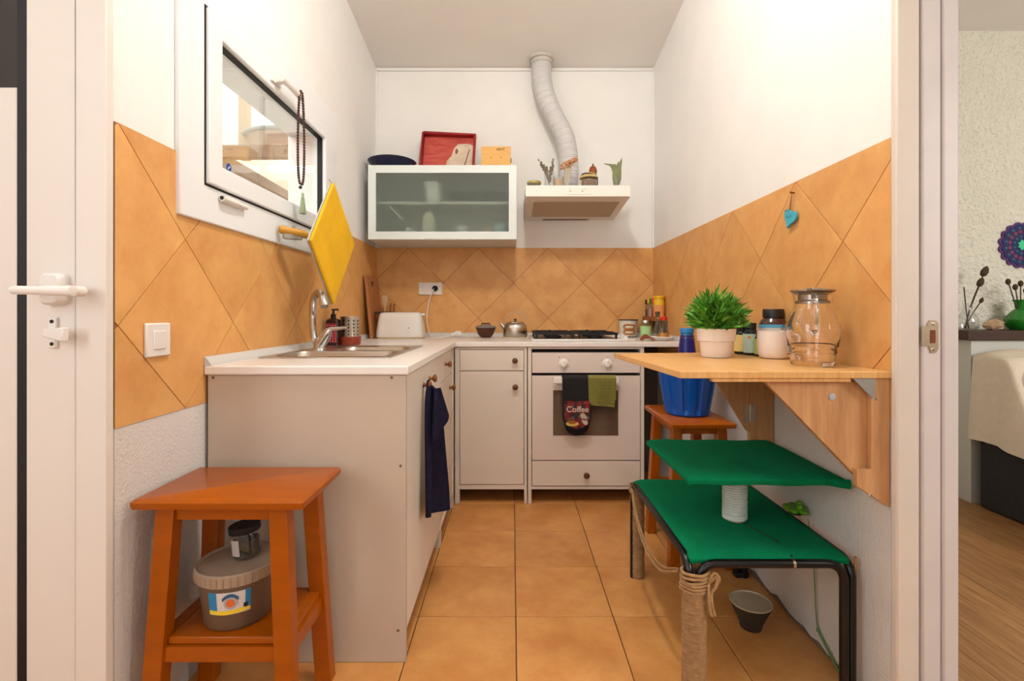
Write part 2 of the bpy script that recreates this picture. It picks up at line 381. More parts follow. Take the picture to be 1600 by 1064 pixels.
MB().tube([(-2.05 + .42*math.cos(a), 4.62 + .42*math.sin(a), 2.62) for a in [2*math.pi*k/40 for k in range(40)]], .022, 8, closed=True).obj('rim', mat('grey_lamp_rim', rgb(170, 172, 168), .4), rl, smooth=True)
MB().lathe([(.41, 0), (.30, .05), (.06, .09), (.01, .09)], (-2.05, 4.62, 2.62), 32).obj('shade', mat('tan_lampshade', rgb(214, 196, 178), .7), rl, smooth=True)
MB().tube([(-2.05, 4.62, 2.70), (-2.05, 4.62, 3.6)], .006, 6).obj('cord', BROWN, rl)

# ------------------------------------------------------------------ door_1 (white aluminium door, left)
d1 = setting('door_1', (-1.4, 1.13, 0), 'white door with lever handle at the left edge')
MB().box((-.977, 1.10, 0), (-.907, 1.121, 2.12)).box((-1.945, 1.10, 2.06), (-.977, 1.121, 2.12)).box((-1.95, 1.10, 0), (-1.88, 1.121, 2.06)).obj('frame', DOORM, d1, bevel=.002)
MB().box((-1.0895, 1.104, .01), (-.979, 1.155, 2.055)).obj('stile', DOORM, d1, bevel=.002)
MB().box((-1.875, 1.104, .01), (-1.78, 1.155, 2.055)).obj('stile', DOORM, d1, bevel=.002)
MB().box((-1.119, 1.113, .01), (-1.0895, 1.150, 2.055)).obj('gasket', BLACK, d1)
MB().box((-1.78, 1.112, .01), (-1.119, 1.150, 1.542)).obj('panel', DOORM, d1, bevel=.003)
MB().box((-1.78, 1.118, 1.542), (-1.119, 1.150, 2.055)).obj('glazing', DGLASS, d1)
lv = MB(); zc = wz(453, 1.09); xc = wx(81, 1.09)
lv.loft([rrect(xc-.026, xc+.026, zc-.034, zc+.038, .012, 0), rrect(xc-.025, xc+.025, zc-.033, zc+.037, .012, .016), rrect(xc-.020, xc+.020, zc-.028, zc+.032, .012, .024)],
        T=Matrix(((1,0,0,0),(0,0,-1,1.104),(0,1,0,0),(0,0,0,1))))
hnd = lv.obj('handle', WHITEP, d1, smooth=True)
xa, xb_, zl = wx(115, 1.04), wx(18, 1.04), wz(454, 1.04)
g = MB().tube([(xa-.022, 1.085, zl), (xa-.022, 1.045, zl)], .012, 10)
g.tube(cat_path([(xa, 1.040, zl-.001), (xa-.012, 1.040, zl-.001), (xa-.055, 1.040, zl), (xb_+.008, 1.041, zl+.001), (xb_, 1.042, zl+.001)], 5), [.007]+[.0115]*5+[.011]*5+[.0095]*5+[.0085]*4+[.005], 10)
g.obj('lever', WHITEP, hnd, smooth=True)
zk = wz(520, 1.09); xk = wx(76, 1.09)
lp = MB().box((xk-.010, 1.096, zk-.034), (xk+.008, 1.104, zk+.034)).obj('lock_plate', WHITEP, d1, bevel=.002)
MB().bar((xk-.002, 1.092, zk), (xk+.002, 1.082, zk), .014, .018).bar((xk-.002, 1.080, zk), (wx(102, 1.066), 1.066, zk-.003), .010, .016, w2=.014, v2=.032).obj('thumb_turn', WHITEP, lp, bevel=.003)
for s in (-1, 1):
    MB().lathe([(0, 0), (.0042, 0), (.0042, .0012)], n=12, T=Matrix.Translation((xk, 1.096, zk + s*.025)) @ Matrix.Rotation(R(90), 4, 'X')).obj('screw', DARK, lp)

# ------------------------------------------------------------------ door_2 (jamb of the bedroom doorway, right)
d2 = setting('door_2', (1.02, 1.22, 0), 'painted jamb of the bedroom doorway with strike plate')
MB().box((.9425, 1.205, 0), (.9985, 1.226, 2.1)).obj('architrave', JAMB, d2, bevel=.004)
MB().box((.9985, 1.217, 0), (1.006, 1.245, 2.1)).obj('groove', JAMB2, d2)
MB().box((1.006, 1.205, 0), (1.051, 1.245, 2.1)).obj('jamb', JAMB2, d2, bevel=.004)
MB().box((1.051, 1.214, 0), (1.0565, 1.245, 2.1)).obj('groove', JAMB2, d2)
MB().box((1.0565, 1.205, 0), (1.095, 1.245, 2.1)).obj('jamb', JAMB2, d2, bevel=.004)
MB().box((1.0, .30, 0), (1.1, .335, 2.1)).box((1.0, .335, 2.06), (1.1, 1.205, 2.1)).obj('jamb', JAMB2, d2, bevel=.004)
zs = wz(526, 1.2)
BRASS = mat('dull_nickel', rgb(170, 152, 128), .4, .8)
sp = MB().prism([(1.001, zs-.023), (1.018, zs-.023), (1.024, zs-.040), (1.036, zs-.040), (1.042, zs-.030), (1.042, zs+.034), (1.034, zs+.040), (1.020, zs+.040), (1.014, zs+.026), (1.001, zs+.026)], .0025,
                Matrix(((1,0,0,0),(0,0,-1,1.205),(0,1,0,0),(0,0,0,1)))).obj('strike_plate', BRASS, d2)
MB().box((1.022, 1.2015, zs-.016), (1.034, 1.2025, zs+.016)).obj('latch_hole', mat('bare_wood_hole', rgb(120, 62, 30), .8), sp)
for s in (-1, 1):
    MB().lathe([(0, 0), (.0045, 0), (.0035, .0012), (0, .0014)], n=12, T=Matrix.Translation((1.029, 1.2025, zs + s*.031)) @ Matrix.Rotation(R(90), 4, 'X')).obj('screw', STEEL, sp)

# ------------------------------------------------------------------ bedroom
BY = 2.87
wbk = tag(MB().box((1.09, BY, -.08), (5.0, BY+.1, 2.70)).obj('wall_bedroom_back', STU), kind='structure')
tag(MB().box((5.0, -1.6, -.08), (5.1, BY+.1, 2.70)).obj('wall_bedroom_right', STU), kind='structure')
tag(MB().box((1.1, -1.7, -.08), (5.0, -1.6, 2.70)).obj('wall_bedroom_front', STU), kind='structure')
tag(MB().box((1.10, -1.7, 2.678), (5.1, BY+.1, 2.75)).obj('ceiling_bedroom', CEIL), kind='structure')
PLANK = mat('oak_plank', rgb(150, 104, 60), .45, var=.12, vscale=5, stretch=(14,1,1), rnd=.08, col2=rgb(186, 138, 88), bump=.05)
bf = tag(MB().box((1.09, -1.7, -.08), (5.0, BY, -.004)).obj('floor_bedroom', mat('plank_joint', rgb(84, 56, 34), .8)), kind='structure')
pc = {}
for i in range(29):
    x0 = 1.10 + i * .135; st = (i * 0.47) % 1.25; y = -1.6 - st
    while y < BY:
        a, b = max(y, -1.6), min(y + 1.25, BY)
        if b - a > .05:
            k = round(b - a, 3)
            if k not in pc: o = MB().box((0, 0, -.005), (.1335, k-.0015, 0)).obj('plank', PLANK, bf, bevel=.001, seg=1); pc[k] = o
            else: o = pc[k].copy(); COL.objects.link(o)
            o.location = (x0, a, 0)
        y += 1.25
DENIM = mat('charcoal_bed_fabric', rgb(50, 48, 50), .95, var=.25, vscale=120, bump=.5, bscale=300)
THROW = mat('cream_woven_throw', rgb(226, 212, 192), .95, var=.04, vscale=30, bump=.5, bscale=160)
LINEN = mat('white_bed_linen', rgb(224, 218, 210), .9, bump=.1, bscale=20)
bed = thing('bed', 'bed with charcoal fabric base and white linen in the next room', 'bed', (3.2, 1.9, 0))
MB().box((2.485, .75, .004), (4.1, 2.62, .36)).obj('base', DENIM, bed, bevel=.015)
MB().box((2.475, .74, .34), (4.11, 2.62, .50)).obj('mattress', LINEN, bed, bevel=.04, seg=4)
MB().box((2.50, 2.36, .48), (4.05, 2.60, .76)).obj('bolster', LINEN, bed, bevel=.08, seg=4)
def thr(u, v):
    # v: 0 = hem on the side of the bed, 1 = over the mattress; u along y from the wall
    y = 2.645 - .62 * u
    hump = .29 * max(0, min(1, (.46 - u) / .16)) if u < .46 else 0
    top = .512 + hump * (1 if v > .3 else 1)
    if v < .38:
        t = v / .38; x = 2.455 - .012 * math.sin(u * 22) * (1 - t) ; z = .335 + .03*math.sin(u*5+1) + (top - .335) * t; x += .03 * t
    else:
        t = (v - .38) / .62; x = 2.485 + 1.2 * t; z = top + .02 * math.sin(math.pi*min(1, t*3)) + .012 * math.sin(t * 9 + u * 14)
    return (x, y, z)
tag(MB().sheet(thr, 28, 34, .012).obj('throw_blanket', THROW, None, smooth=True, origin=(2.6, 2.4, .5), angle=80), 'cream woven throw draped over the bed beyond the doorway', 'blanket')
sh = thing('shelf_ledge', 'dark wooden ledge along the textured bedroom wall', 'shelf', (3.2, 2.75, 0))
MB().box((2.46, 2.655, .885), (4.6, BY, .938)).obj('board', WOODD, sh, bevel=.004)
MB().box((2.50, 2.68, .0), (4.6, BY, .884)).obj('backing_panel', mat('pale_grey_panel', rgb(206, 206, 198), .6), sh)
tv = thing('thistle_vase', 'clear glass vase of dried thistles on the dark ledge', 'vase', (2.555, 2.76, .938))
bx, by = 2.555, 2.76
MB().lathe([(.0, .002), (.04, .002), (.05, .03), (.045, .07), (.022, .11), (.020, .14), (.024, .15)], (bx, by, .938), 20, open=True).obj('glass', THIN, tv, smooth=True)
THI = mat('dried_thistle', rgb(70, 54, 40), .9, var=.2, vscale=40)
stm = MB(); hd = []
for dx, h in ((.085, .325), (.062, .265), (.068, .165), (-.03, .24)):
    e = Vector((bx+dx, by-.01, .938+h)); stm.tube(cat_path([(bx-dx*.2, by, .945), (bx+dx*.25, by, .938+h*.45), e], 5), .003, 5); hd.append(e)
stm.obj('stems', THI, tv)
for i, e in enumerate(hd[:3]):
    q = MB().lathe([(.001, -.03), (.014, -.02), (.018, 0), (.013, .022), (.002, .036)][:], n=10, T=Matrix.Translation(e) @ Matrix.Rotation(R(25), 4, 'Y') @ Matrix.Scale((1, .9, .55)[i], 4))
    q.obj('thistle_head', THI, tv, smooth=True)
gv = thing('green_vase', 'green glass vase with small stems on the dark ledge', 'vase', (2.862, 2.76, .938))
MB().lathe([(0, .002), (.05, .002), (.075, .03), (.078, .06), (.05, .10), (.03, .12), (.034, .155), (.045, .17)], (2.862, 2.76, .938), 24).obj('glass', mat('green_glass', rgb(24, 124, 34), .1, coat=.5), gv, smooth=True)
s_ = MB()
for dx, h in ((-.09, .27), (-.05, .24), (-.02, .26), (.01, .22)):
    s_.tube([(2.862, 2.76, .96), (2.862+dx*.5, 2.76, .938+h*.6), (2.862+dx, 2.75, .938+h)], .003, 5); s_.ball((2.862+dx, 2.75, .938+h), .012, 6, (1, 1, 1.5))
s_.obj('stems', THI, gv)
rk = MB().ball((2.70, 2.76, .965), .045, 8, (1.3, .8, .7)); 
for v in rk.v: v += Vector((random.uniform(-.006,.006), random.uniform(-.006,.006), random.uniform(-.004,.008)))
tag(rk.obj('stone', mat('tan_stone', rgb(176, 146, 116), .9, var=.2, vscale=30), None, origin=(2.70, 2.76, .938)), 'rough tan stone between the two vases on the ledge', 'stone')
mp_ = thing('wall_plate', 'blue and purple mandala plate with scalloped rim on bedroom wall', 'plate', (2.966, BY-.01, wz(383, 2.86)))
cx, cz = 2.966, wz(383, 2.86)
def scal(r, n, amp, k=128): return [(cx + (r + amp*abs(math.sin(n*a/2))) * math.cos(a), cz + (r + amp*abs(math.sin(n*a/2))) * math.sin(a)) for a in [2*math.pi*i/k for i in range(k)]]
TXZ = lambda y: Matrix(((1,0,0,0),(0,0,-1,y),(0,1,0,0),(0,0,0,1)))
cols = [mat('plate_purple', rgb(88, 44, 110), .3), mat('plate_navy', rgb(22, 30, 84), .3), mat('plate_teal', rgb(44, 84, 120), .3), mat('plate_mint', rgb(70, 200, 150), .3), mat('plate_rose', rgb(120, 52, 90), .3)]
MB().prism(scal(.122, 16, .014), .010, TXZ(BY)).obj('rim', cols[0], mp_)
MB().prism(scal(.112, 16, .012), .003, TXZ(BY-.010)).obj('field', cols[1], mp_)
for rr, nn, sz, cc in ((.10, 16, .010, 2), (.078, 16, .012, 4), (.05, 12, .009, 2)):
    for k in range(nn):
        a = 2*math.pi*(k+.5)/nn
        MB().lathe([(0, 0), (sz, 0), (sz*.8, .003), (0, .004)], n=10, T=Matrix.Translation((cx+rr*math.cos(a), BY-.013, cz+rr*math.sin(a))) @ Matrix.Rotation(R(90), 4, 'X')).obj('petal', cols[cc], mp_)
MB().prism(scal(.022, 8, .010), .004, TXZ(BY-.013)).obj('centre', cols[3], mp_)

# ------------------------------------------------------------------ worktop and base cabinets
WT, WB = 0.877, 0.849
SX0, SX1, SY0, SY1 = -.872, -.416, 1.675, 2.31            # sink outline
hx0, hx1, hy0, hy1 = SX0+.018, SX1-.018, SY0+.018, SY1-.018
wt = thing('worktop', 'white L-shaped laminate worktop running along left and back walls', 'worktop', (-.3, 2.6, WB))
m = MB()
xs, ys = [XL+.006, hx0, hx1, -.305, XR-.006], [1.445, hy0, hy1, 2.655, YB-.006]
vid = {}; top = []
def cell(i, j):
    if i == 1 and j == 1: return False
    return i < 3 or j == 3
for lv_, zz in ((0, WB), (1, WT)):
    for i in range(5):
        for j in range(5): vid[(i, j, lv_)] = len(m.v); m.v.append(Vector((xs[i], ys[j], zz)))
for i in range(4):
    for j in range(4):
        if not cell(i, j): continue
        m.f.append((vid[i,j,1], vid[i+1,j,1], vid[i+1,j+1,1], vid[i,j+1,1])); m.f.append((vid[i,j,0], vid[i,j+1,0], vid[i+1,j+1,0], vid[i+1,j,0]))
        for di, dj, a, b in ((-1,0,(i,j),(i,j+1)), (1,0,(i+1,j),(i+1,j+1)), (0,-1,(i,j),(i+1,j)), (0,1,(i,j+1),(i+1,j+1))):
            ni, nj = i+di, j+dj
            if not (0 <= ni < 4 and 0 <= nj < 4 and cell(ni, nj)): m.f.append((vid[a[0],a[1],0], vid[b[0],b[1],0], vid[b[0],b[1],1], vid[a[0],a[1],1]))
m.obj('slab', WTOP, wt, bevel=.005, seg=3)
UPS = mat('grey_white_upstand', rgb(206, 204, 200), .4)
prof = [(0, 0), (.022, 0), (.020, .006), (.008, .022), (0, .026)]
MB().loft([[(XL+.006+a, y, WT+b) for a, b in prof] for y in (1.447, YB-.006)]).obj('upstand', UPS, wt)
MB().loft([[(x, YB-.006-a, WT+b) for a, b in prof] for x in (XL+.006, XR-.006)]).obj('upstand', UPS, wt)
MB().loft([[(XR-.006-a, y, WT+b) for a, b in prof] for y in (2.70, YB-.006)]).obj('upstand', UPS, wt)
MB().box((-.306, 2.6555, WT-.001), (-.3045, 2.66, WT+.0005)).obj('joint_strip', UPS, wt)

def knob(loc, d, mat_, parent, s=1.0):
    """turned knob whose axis points along d"""
    q = Vector(d).to_track_quat('Z', 'Y').to_matrix().to_4x4()
    prof = [(.0095, 0), (.0085, .004), (.006, .008), (.006, .012), (.011, .016), (.0155, .021), (.0155, .025), (.011, .030), (.0, .032)]
    return MB().lathe([(r*s, z*s) for r, z in prof], n=18, T=Matrix.Translation(loc) @ q).obj('knob', mat_, parent, smooth=True)
CX = -.318                                # front of the left run
# sink cabinet
sc_ = thing('sink_cabinet', 'white sink base cabinet whose bare side panel faces the room', 'cabinet', (-.6, 1.8, 0))
MB().box((-.898, 1.453, .001), (-.314, 1.472, WB-.001)).obj('side_panel', CABS, sc_, bevel=.001)
MB().box((-.898, 2.18, .08), (-.34, 2.198, WB-.001)).obj('side_panel', CABS, sc_)
MB().box((-.898, 1.472, .08), (-.34, 2.18, .098)).obj('bottom', CABS, sc_)
MB().box((-.37, 1.472, .005), (-.355, 2.18, .079)).obj('toe_recess_shade', DARK, sc_)  # dark strip standing for the shade in the recess below the doors
MB().box((-.355, 2.165, 0), (-.316, 2.198, .08)).obj('foot', CAB, sc_)
for y0, y1, yk, z in ((1.474, 1.832, 1.76, .775), (1.836, 2.197, 1.885, .782)):
    dr = MB().box((-.335, y0, .078), (CX, y1, WB-.006)).obj('door', CAB, sc_, bevel=.0015)
    knob((CX, yk, z), (1, 0, 0), KNOBW, dr)
for px, py in ((332, 590), (611, 590), (625, 728), (621, 985)):
    p = P(px, py, 1.453)
    MB().lathe([(0, 0), (.0045, 0), (.0045, .0006), (.003, .001), (0, .001)], n=12, T=Matrix.Translation(p) @ Matrix.Rotation(R(90), 4, 'X')).obj('cam_screw', mat('olive_screw_cap', rgb(110, 96, 74), .5), sc_)
# corner cabinet with drawer over a door
cc = thing('corner_cabinet', 'white base cabinet with drawer in the corner beyond the navy towel', 'cabinet', (-.6, 2.4, 0))
MB().box((-.898, 2.202, .09), (-.337, 2.62, WB-.001)).obj('body', CABS, cc)
dw = MB().box((-.335, 2.204, .722), (CX, 2.60, WB-.006)).obj('drawer', CAB, cc, bevel=.0015); knob((CX, 2.345, .789), (1, 0, 0), KNOBW, dw)
dr = MB().box((-.335, 2.204, .098), (CX, 2.60, .717)).obj('door', CAB, cc, bevel=.0015); knob((CX, 2.50, .655), (1, 0, 0), KNOBW, dr)
MB().box((-.337, 2.202, .078), (-.314, 2.60, .096)).obj('bottom_rail', CAB, cc)
MB().box((-.345, 2.602, 0), (-.312, 2.640, WB-.001)).obj('post', CAB, cc, bevel=.001)
# back base cabinet
FY = 2.668
bc = thing('base_cabinet', 'white base cabinet with drawer and door left of the oven', 'cabinet', (-.11, 2.95, 0))
MB().box((-.298, FY+.018, .078), (.066, YB-.03, WB-.001)).obj('body', CABS, bc)
for x0, x1 in ((-.310, -.284), (.066, .081)):
    MB().box((x0, FY, 0), (x1, FY+.03, WB-.001)).obj('post', CAB, bc, bevel=.001)
dw = MB().box((-.282, FY-.004, .722), (.063, FY+.016, .832)).obj('drawer', CAB, bc, bevel=.0015); knob((wx(803.5, FY), FY-.004, wz(563, FY)), (0, -1, 0), KNOBD, dw)
dr = MB().box((-.282, FY-.004, .106), (.063, FY+.016, .718)).obj('door', CAB, bc, bevel=.0015); knob((wx(804, FY), FY-.004, wz(604, FY)), (0, -1, 0), KNOBD, dr)
MB().box((-.284, FY, .078), (.066, FY+.018, .103)).obj('bottom_rail', CAB, bc)
MB().box((-.284, FY+.002, .835), (.066, FY+.018, WB-.001)).obj('top_rail', CAB, bc)
# oven housing
oc = thing('oven_cabinet', 'white cabinet housing the oven with a knobbed drawer below', 'cabinet', (.4, 2.95, 0))
OX0, OX1 = .1085, .6935
for x0, x1 in ((.086, .1055), (.6965, .7165)):
    MB().box((x0, FY, 0), (x1, YB-.03, WB-.001)).obj('side_panel', CAB, oc, bevel=.001)
MB().box((.1055, FY, .838), (.6965, FY+.03, WB-.001)).obj('top_rail', CAB, oc)
MB().box((.1055, FY, .078), (.6965, FY+.018, .094)).obj('bottom_rail', CAB, oc)
MB().box((.1055, FY+.02, .078), (.6965, YB-.03, .094)).obj('bottom', CABS, oc)
dw = MB().box((OX0, FY-.004, .098), (OX1, FY+.016, .232)).obj('drawer', CAB, oc, bevel=.0015); knob((wx(914.5, FY), FY-.004, wz(741, FY)), (0, -1, 0), KNOBD, dw, 1.05)
# oven
OV = mat('oven_white_enamel', rgb(222, 208, 198), .25)
ov = thing('oven', 'white built-in oven with small dark window and two dials', 'oven', (.4, 2.9, .24))
MB().box((OX0+.005, FY+.03, .245), (OX1-.005, YB-.06, .828)).obj('body', DARK, ov)
cp = MB().box((OX0, FY-.006, wz(582.5, FY)), (OX1, FY+.03, wz(551, FY))).obj('control_panel', OV, ov, bevel=.002)
for px in (879.5, 947.5):
    c = Vector((wx(px, FY), FY-.006, wz(567.5, FY)))
    k = MB().lathe([(.026, 0), (.026, .002), (.019, .004), (.018, .018), (.016, .020), (0, .020)], n=24, T=Matrix.Translation(c) @ Matrix.Rotation(R(90), 4, 'X')).box((c.x-.004, c.y-.030, c.z-.018), (c.x+.004, c.y-.018, c.z+.018)).obj('dial', WHITEP, cp, smooth=True)
    t = MB()
    for a in range(0, 360, 60):
        if 240 <= a <= 300 and False: continue
        r_ = .034; t.box((c.x + r_*math.sin(R(a))-.002, c.y-.0004, c.z + r_*math.cos(R(a))-.0014), (c.x + r_*math.sin(R(a))+.002, c.y+.001, c.z + r_*math.cos(R(a))+.0014))
    t.obj('dial_marks', DARK, k)
MB().lathe([(0, 0), (.003, 0), (.003, .001)], n=10, T=Matrix.Translation((wx(872.5, FY), FY-.006, wz(558, FY))) @ Matrix.Rotation(R(90), 4, 'X')).obj('indicator_lamp', DARK, cp)
od = MB().box((OX0, FY-.006, wz(718.5, FY)), (OX1, FY+.03, wz(587, FY))).obj('oven_door', OV, ov, bevel=.002)
MB().box((wx(863, FY), FY-.0075, wz(680, FY)), (wx(964.5, FY), FY-.004, wz(609.5, FY))).obj('window_pane', mat('smoked_oven_glass', rgb(92, 76, 64), .12, var=.08, vscale=3, stretch=(1,1,8), coat=.3), od)
hz = wz(592.5, FY); HY = FY-.045
hb = MB().box((wx(863.5, HY), HY-.008, hz-.016), (wx(966, HY), HY+.008, hz+.016)).obj('handle', WHITEP, od, bevel=.003)
for px in (872, 958): MB().box((wx(px, HY)-.012, HY, hz-.01), (wx(px, HY)+.012, FY-.004, hz+.01)).obj('handle_post', WHITEP, hb)
# niche beside the oven: dark panel whose colour stands for shade on the back wall
tag(MB().box((.718, 3.20, .005), (XR-.004, 3.22, WB-.001)).obj('niche_shade_panel', mat('grey_brown_niche_shade', rgb(104, 92, 84), .7), None, origin=(.83, 3.2, .005)), 'grey-brown panel standing for shade in the niche between oven and right wall', 'board')

# oven mitt and green cloth on the oven handle
MIT = mat('black_quilted_cotton', rgb(20, 17, 18), .85, bump=.3, bscale=60)
mt = thing('oven_mitt', 'black double oven mitt with coffee print hanging on oven handle', 'oven mitt', (wx(900, HY), HY, hz))
x0, x1 = wx(877, HY), wx(917, HY)
def strap(u, v):
    if v < .12: a = math.pi * (1 - v/.12); return (x0 + (x1-x0)*u, HY + .012*math.cos(a)*1.0, hz + .017 + .012*math.sin(a))
    t = (v-.12)/.88; return (x0 + (x1-x0)*u + .003*t, HY - .013 - .002*math.sin(3*u), hz + .017 - .135*t)
# front strap: v=0 behind the handle, v=1 lower end
def strapf(u, v):
    if v < .2: a = math.pi*v/.2; return (x0+(x1-x0)*u, HY + .014*math.cos(a), hz+.016+.006*math.sin(a))
    t = (v-.2)/.8; return (x0+(x1-x0)*u+.004*t, HY-.014-.004*t, hz+.016-.17*t)
MB().sheet(strapf, 8, 18, .009).obj('strap', MIT, mt, smooth=True, angle=80)
qs = MB()
for k in range(7):
    for s in (0, 1): 
        za = hz + .0 - .02*k; qs.bar((x0+.004, HY-.0195-.0005*k, za-(.03 if s else 0)), (x1-.004, HY-.0195-.0005*k, za-(0 if s else .03)), .0012, .0012)
qs.obj('quilting', mat('black_thread', rgb(38, 34, 34), .8), mt)
def mittpoly(cx, w, zt, zb, n=14): 
    p = [(cx-w, zt)] + [(cx - w*math.cos(math.pi*i/n), zb + w*.95 - w*.95*math.sin(math.pi*i/n)) for i in range(n+1)] + [(cx+w, zt)]
    return p
mcx = wx(899, HY)+.002
MB().prism(mittpoly(mcx+.003, .066, hz-.11, wz(681, HY)), .016, TXZ(HY+.014)).obj('back_pocket', MIT, mt, bevel=.004)
fp = MB().prism(mittpoly(mcx, .075, hz-.12, wz(671, HY)), .020, TXZ(HY-.010)).obj('front_pocket', MIT, mt, bevel=.005)
def printmat():
    m = bpy.data.materials.new('coffee_print_cloth'); m.use_nodes = True; nt = m.node_tree; b = nt.nodes['Principled BSDF']; L = nt.links.new
    tc = nt.nodes.new('ShaderNodeTexCoord'); n = nt.nodes.new('ShaderNodeTexVoronoi'); n.inputs['Scale'].default_value = 55; L(tc.outputs['Object'], n.inputs['Vector'])
    r = nt.nodes.new('ShaderNodeValToRGB'); r.color_ramp.interpolation = 'CONSTANT'; e = r.color_ramp.elements
    e[0].color = rgb(118, 22, 30); e[1].position = .34; e[1].color = rgb(52, 32, 30)
    q = e.new(.62); q.color = rgb(92, 78, 70); q = e.new(.8); q.color = rgb(140, 30, 38)
    sp_ = nt.nodes.new('ShaderNodeSeparateColor'); L(n.outputs['Color'], sp_.inputs[0]); L(sp_.outputs[0], r.inputs[0]); L(r.outputs[0], b.inputs['Base Color']); b.inputs['Roughness'].default_value = .85
    return m
pr = MB().prism(mittpoly(mcx, .066, wz(625, HY), wz(667, HY)), .003, TXZ(HY-.030)).obj('print_panel', printmat(), fp)
text_mesh('lettering', 'Coffee', .044, mat('cream_print', rgb(222, 206, 180), .8), fp, Matrix.Translation((mcx+.002, HY-.0335, wz(638, HY))) @ Matrix.Rotation(R(90), 4, 'X') @ Matrix.Scale(1.0, 4))
cp_ = MB()
cp_.lathe([(.0, 0), (.034, 0), (.034, .001)], n=20, T=Matrix.Translation((mcx-.026, HY-.0332, wz(660, HY))) @ Matrix.Rotation(R(90), 4, 'X') @ Matrix.Diagonal((1, .38, 1, 1)))
cp_.obj('cup_motif', mat('yellow_cup_print', rgb(204, 176, 84), .8), fp)
MB().lathe([(.0, 0), (.022, 0), (.022, .001)], n=20, T=Matrix.Translation((mcx-.026, HY-.0344, wz(657.5, HY))) @ Matrix.Rotation(R(90), 4, 'X') @ Matrix.Diagonal((1, .42, 1, 1))).obj('cup_motif', mat('amber_cup_print', rgb(150, 88, 26), .8), fp)
for dx, dz, s in ((.034, .02, 1), (.04, -.006, .9)):
    MB().lathe([(0, 0), (.02*s, 0), (.02*s, .001)], n=14, T=Matrix.Translation((mcx+dx, HY-.0332, wz(655, HY)+dz)) @ Matrix.Rotation(R(90), 4, 'X') @ Matrix.Rotation(R(40), 4, 'Z') @ Matrix.Diagonal((.7, 1.1, 1, 1))).obj('jug_motif', mat('pale_jug_print', rgb(186, 172, 152), .8), fp)
OLV = mat('olive_waffle_cloth', rgb(130, 124, 60), .9, bump=.5, bscale=120, var=.1, vscale=40)
ol = thing('dish_cloth', 'olive waffle dish cloth folded over the oven handle', 'cloth', (wx(938, HY), HY, hz))
ox0, ox1 = wx(917.5, HY), wx(960, HY)
def clo(u, v):
    if v < .25: a = math.pi*v/.25; return (ox0+(ox1-ox0)*u, HY+.015*math.cos(a), hz+.017+.008*math.sin(a))
    t = (v-.25)/.75; return (ox0+(ox1-ox0)*u - .006*t*u, HY-.015-.004*math.sin(u*7)*t, hz+.017-(.145+.012*u)*t)
MB().sheet(clo, 12, 18, .007).obj('cloth_fold', OLV, ol, smooth=True, angle=80)
w_ = MB()
for k in range(10):
    u = (k+.5)/10; a, b = Vector(clo(u, .28)), Vector(clo(u, .98)); w_.bar(a+Vector((0,-.0042,0)), b+Vector((0,-.0042,0)), .0016, .0016, (0,1,0))
for k in range(9):
    v = .3 + .075*k; a, b = Vector(clo(.02, v)), Vector(clo(.98, v)); w_.bar(a+Vector((0,-.0042,0)), b+Vector((0,-.0042,0)), .0016, .0016, (0,1,0))
w_.obj('waffle_ribs', mat('olive_waffle_rib', rgb(112, 108, 44), .9), ol)
MB().sheet(lambda u, v: (ox1-.010+.014*u, HY-.008, hz+.015-.12*v), 3, 6, .005).obj('inner_fold', OLV, ol)

# navy towel on the sink cabinet knob
tw = thing('hand_towel', 'navy terry towel hanging by its loop from a cabinet knob', 'towel', (-.29, 1.76, .3))
def twl(u, v):
    s = v ** .55
    y = 1.745 + (-.075 * (1-u) + .120 * u) * s + .012*math.sin(9*v)*u*s
    x = -.304 + .062 * u * (.25 + .75*s) + .016 * math.sin(u * 8.5 + 1.2*v) * (.4 + .6*s)
    z = .772 - (.435 + .045*u) * v
    return (max(x, -.308), y, z)
MB().sheet(twl, 24, 30, .012).obj('cloth', NAVY, tw, smooth=True, angle=80)
def flap(u, v):
    y = 1.735 + (-.05*(1-u) + .055*u) * (.15 + .85*v**.7); x = -.272 + .036*u*(.3+.7*v) + .006*math.sin(u*9)
    return (x, y, .765 - .175*v - .06*u*(1-u)*v + .07*u*v)
MB().sheet(flap, 12, 12, .010).obj('folded_corner', NAVY, tw, smooth=True, angle=80)
MB().tube(cat_path([(-.300, 1.748, .768), (-.300, 1.742, .785), (-.298, 1.752, .792), (-.297, 1.768, .786), (-.298, 1.768, .77)], 4), .0035, 6).obj('loop', NAVY, tw, smooth=True)

# ------------------------------------------------------------------ sink and tap
sk = thing('sink', 'stainless steel inset sink with two bowls beside the window wall', 'sink', (-.64, 2.0, WT))
B1, B2 = (-.84, -.445, 1.715, 1.945), (-.735, -.445, 1.995, 2.195)
bm = bmesh.new(); off = wloc(sk)
def loop_edges(pts):
    vs = [bm.verts.new(Vector(p) - off) for p in pts]
    for i in range(len(vs)): bm.edges.new((vs[i], vs[(i+1) % len(vs)]))
zt = WT + .004
loop_edges(rrect(SX0, SX1, SY0, SY1, .02, zt)); loop_edges(rrect(*B1, .045, zt)); loop_edges(rrect(*B2, .045, zt))
bmesh.ops.triangle_fill(bm, use_beauty=True, use_dissolve=False, edges=bm.edges[:])
bmesh.ops.recalc_face_normals(bm, faces=bm.faces)
me = bpy.data.meshes.new('rim'); bm.to_mesh(me); bm.free(); me.materials.append(STEEL)
o = bpy.data.objects.new('rim', me); COL.objects.link(o); o.parent = sk
md = o.modifiers.new('solid', 'SOLIDIFY'); md.thickness = .0035; md.offset = -1 if me.polygons[0].normal.z > 0 else 1
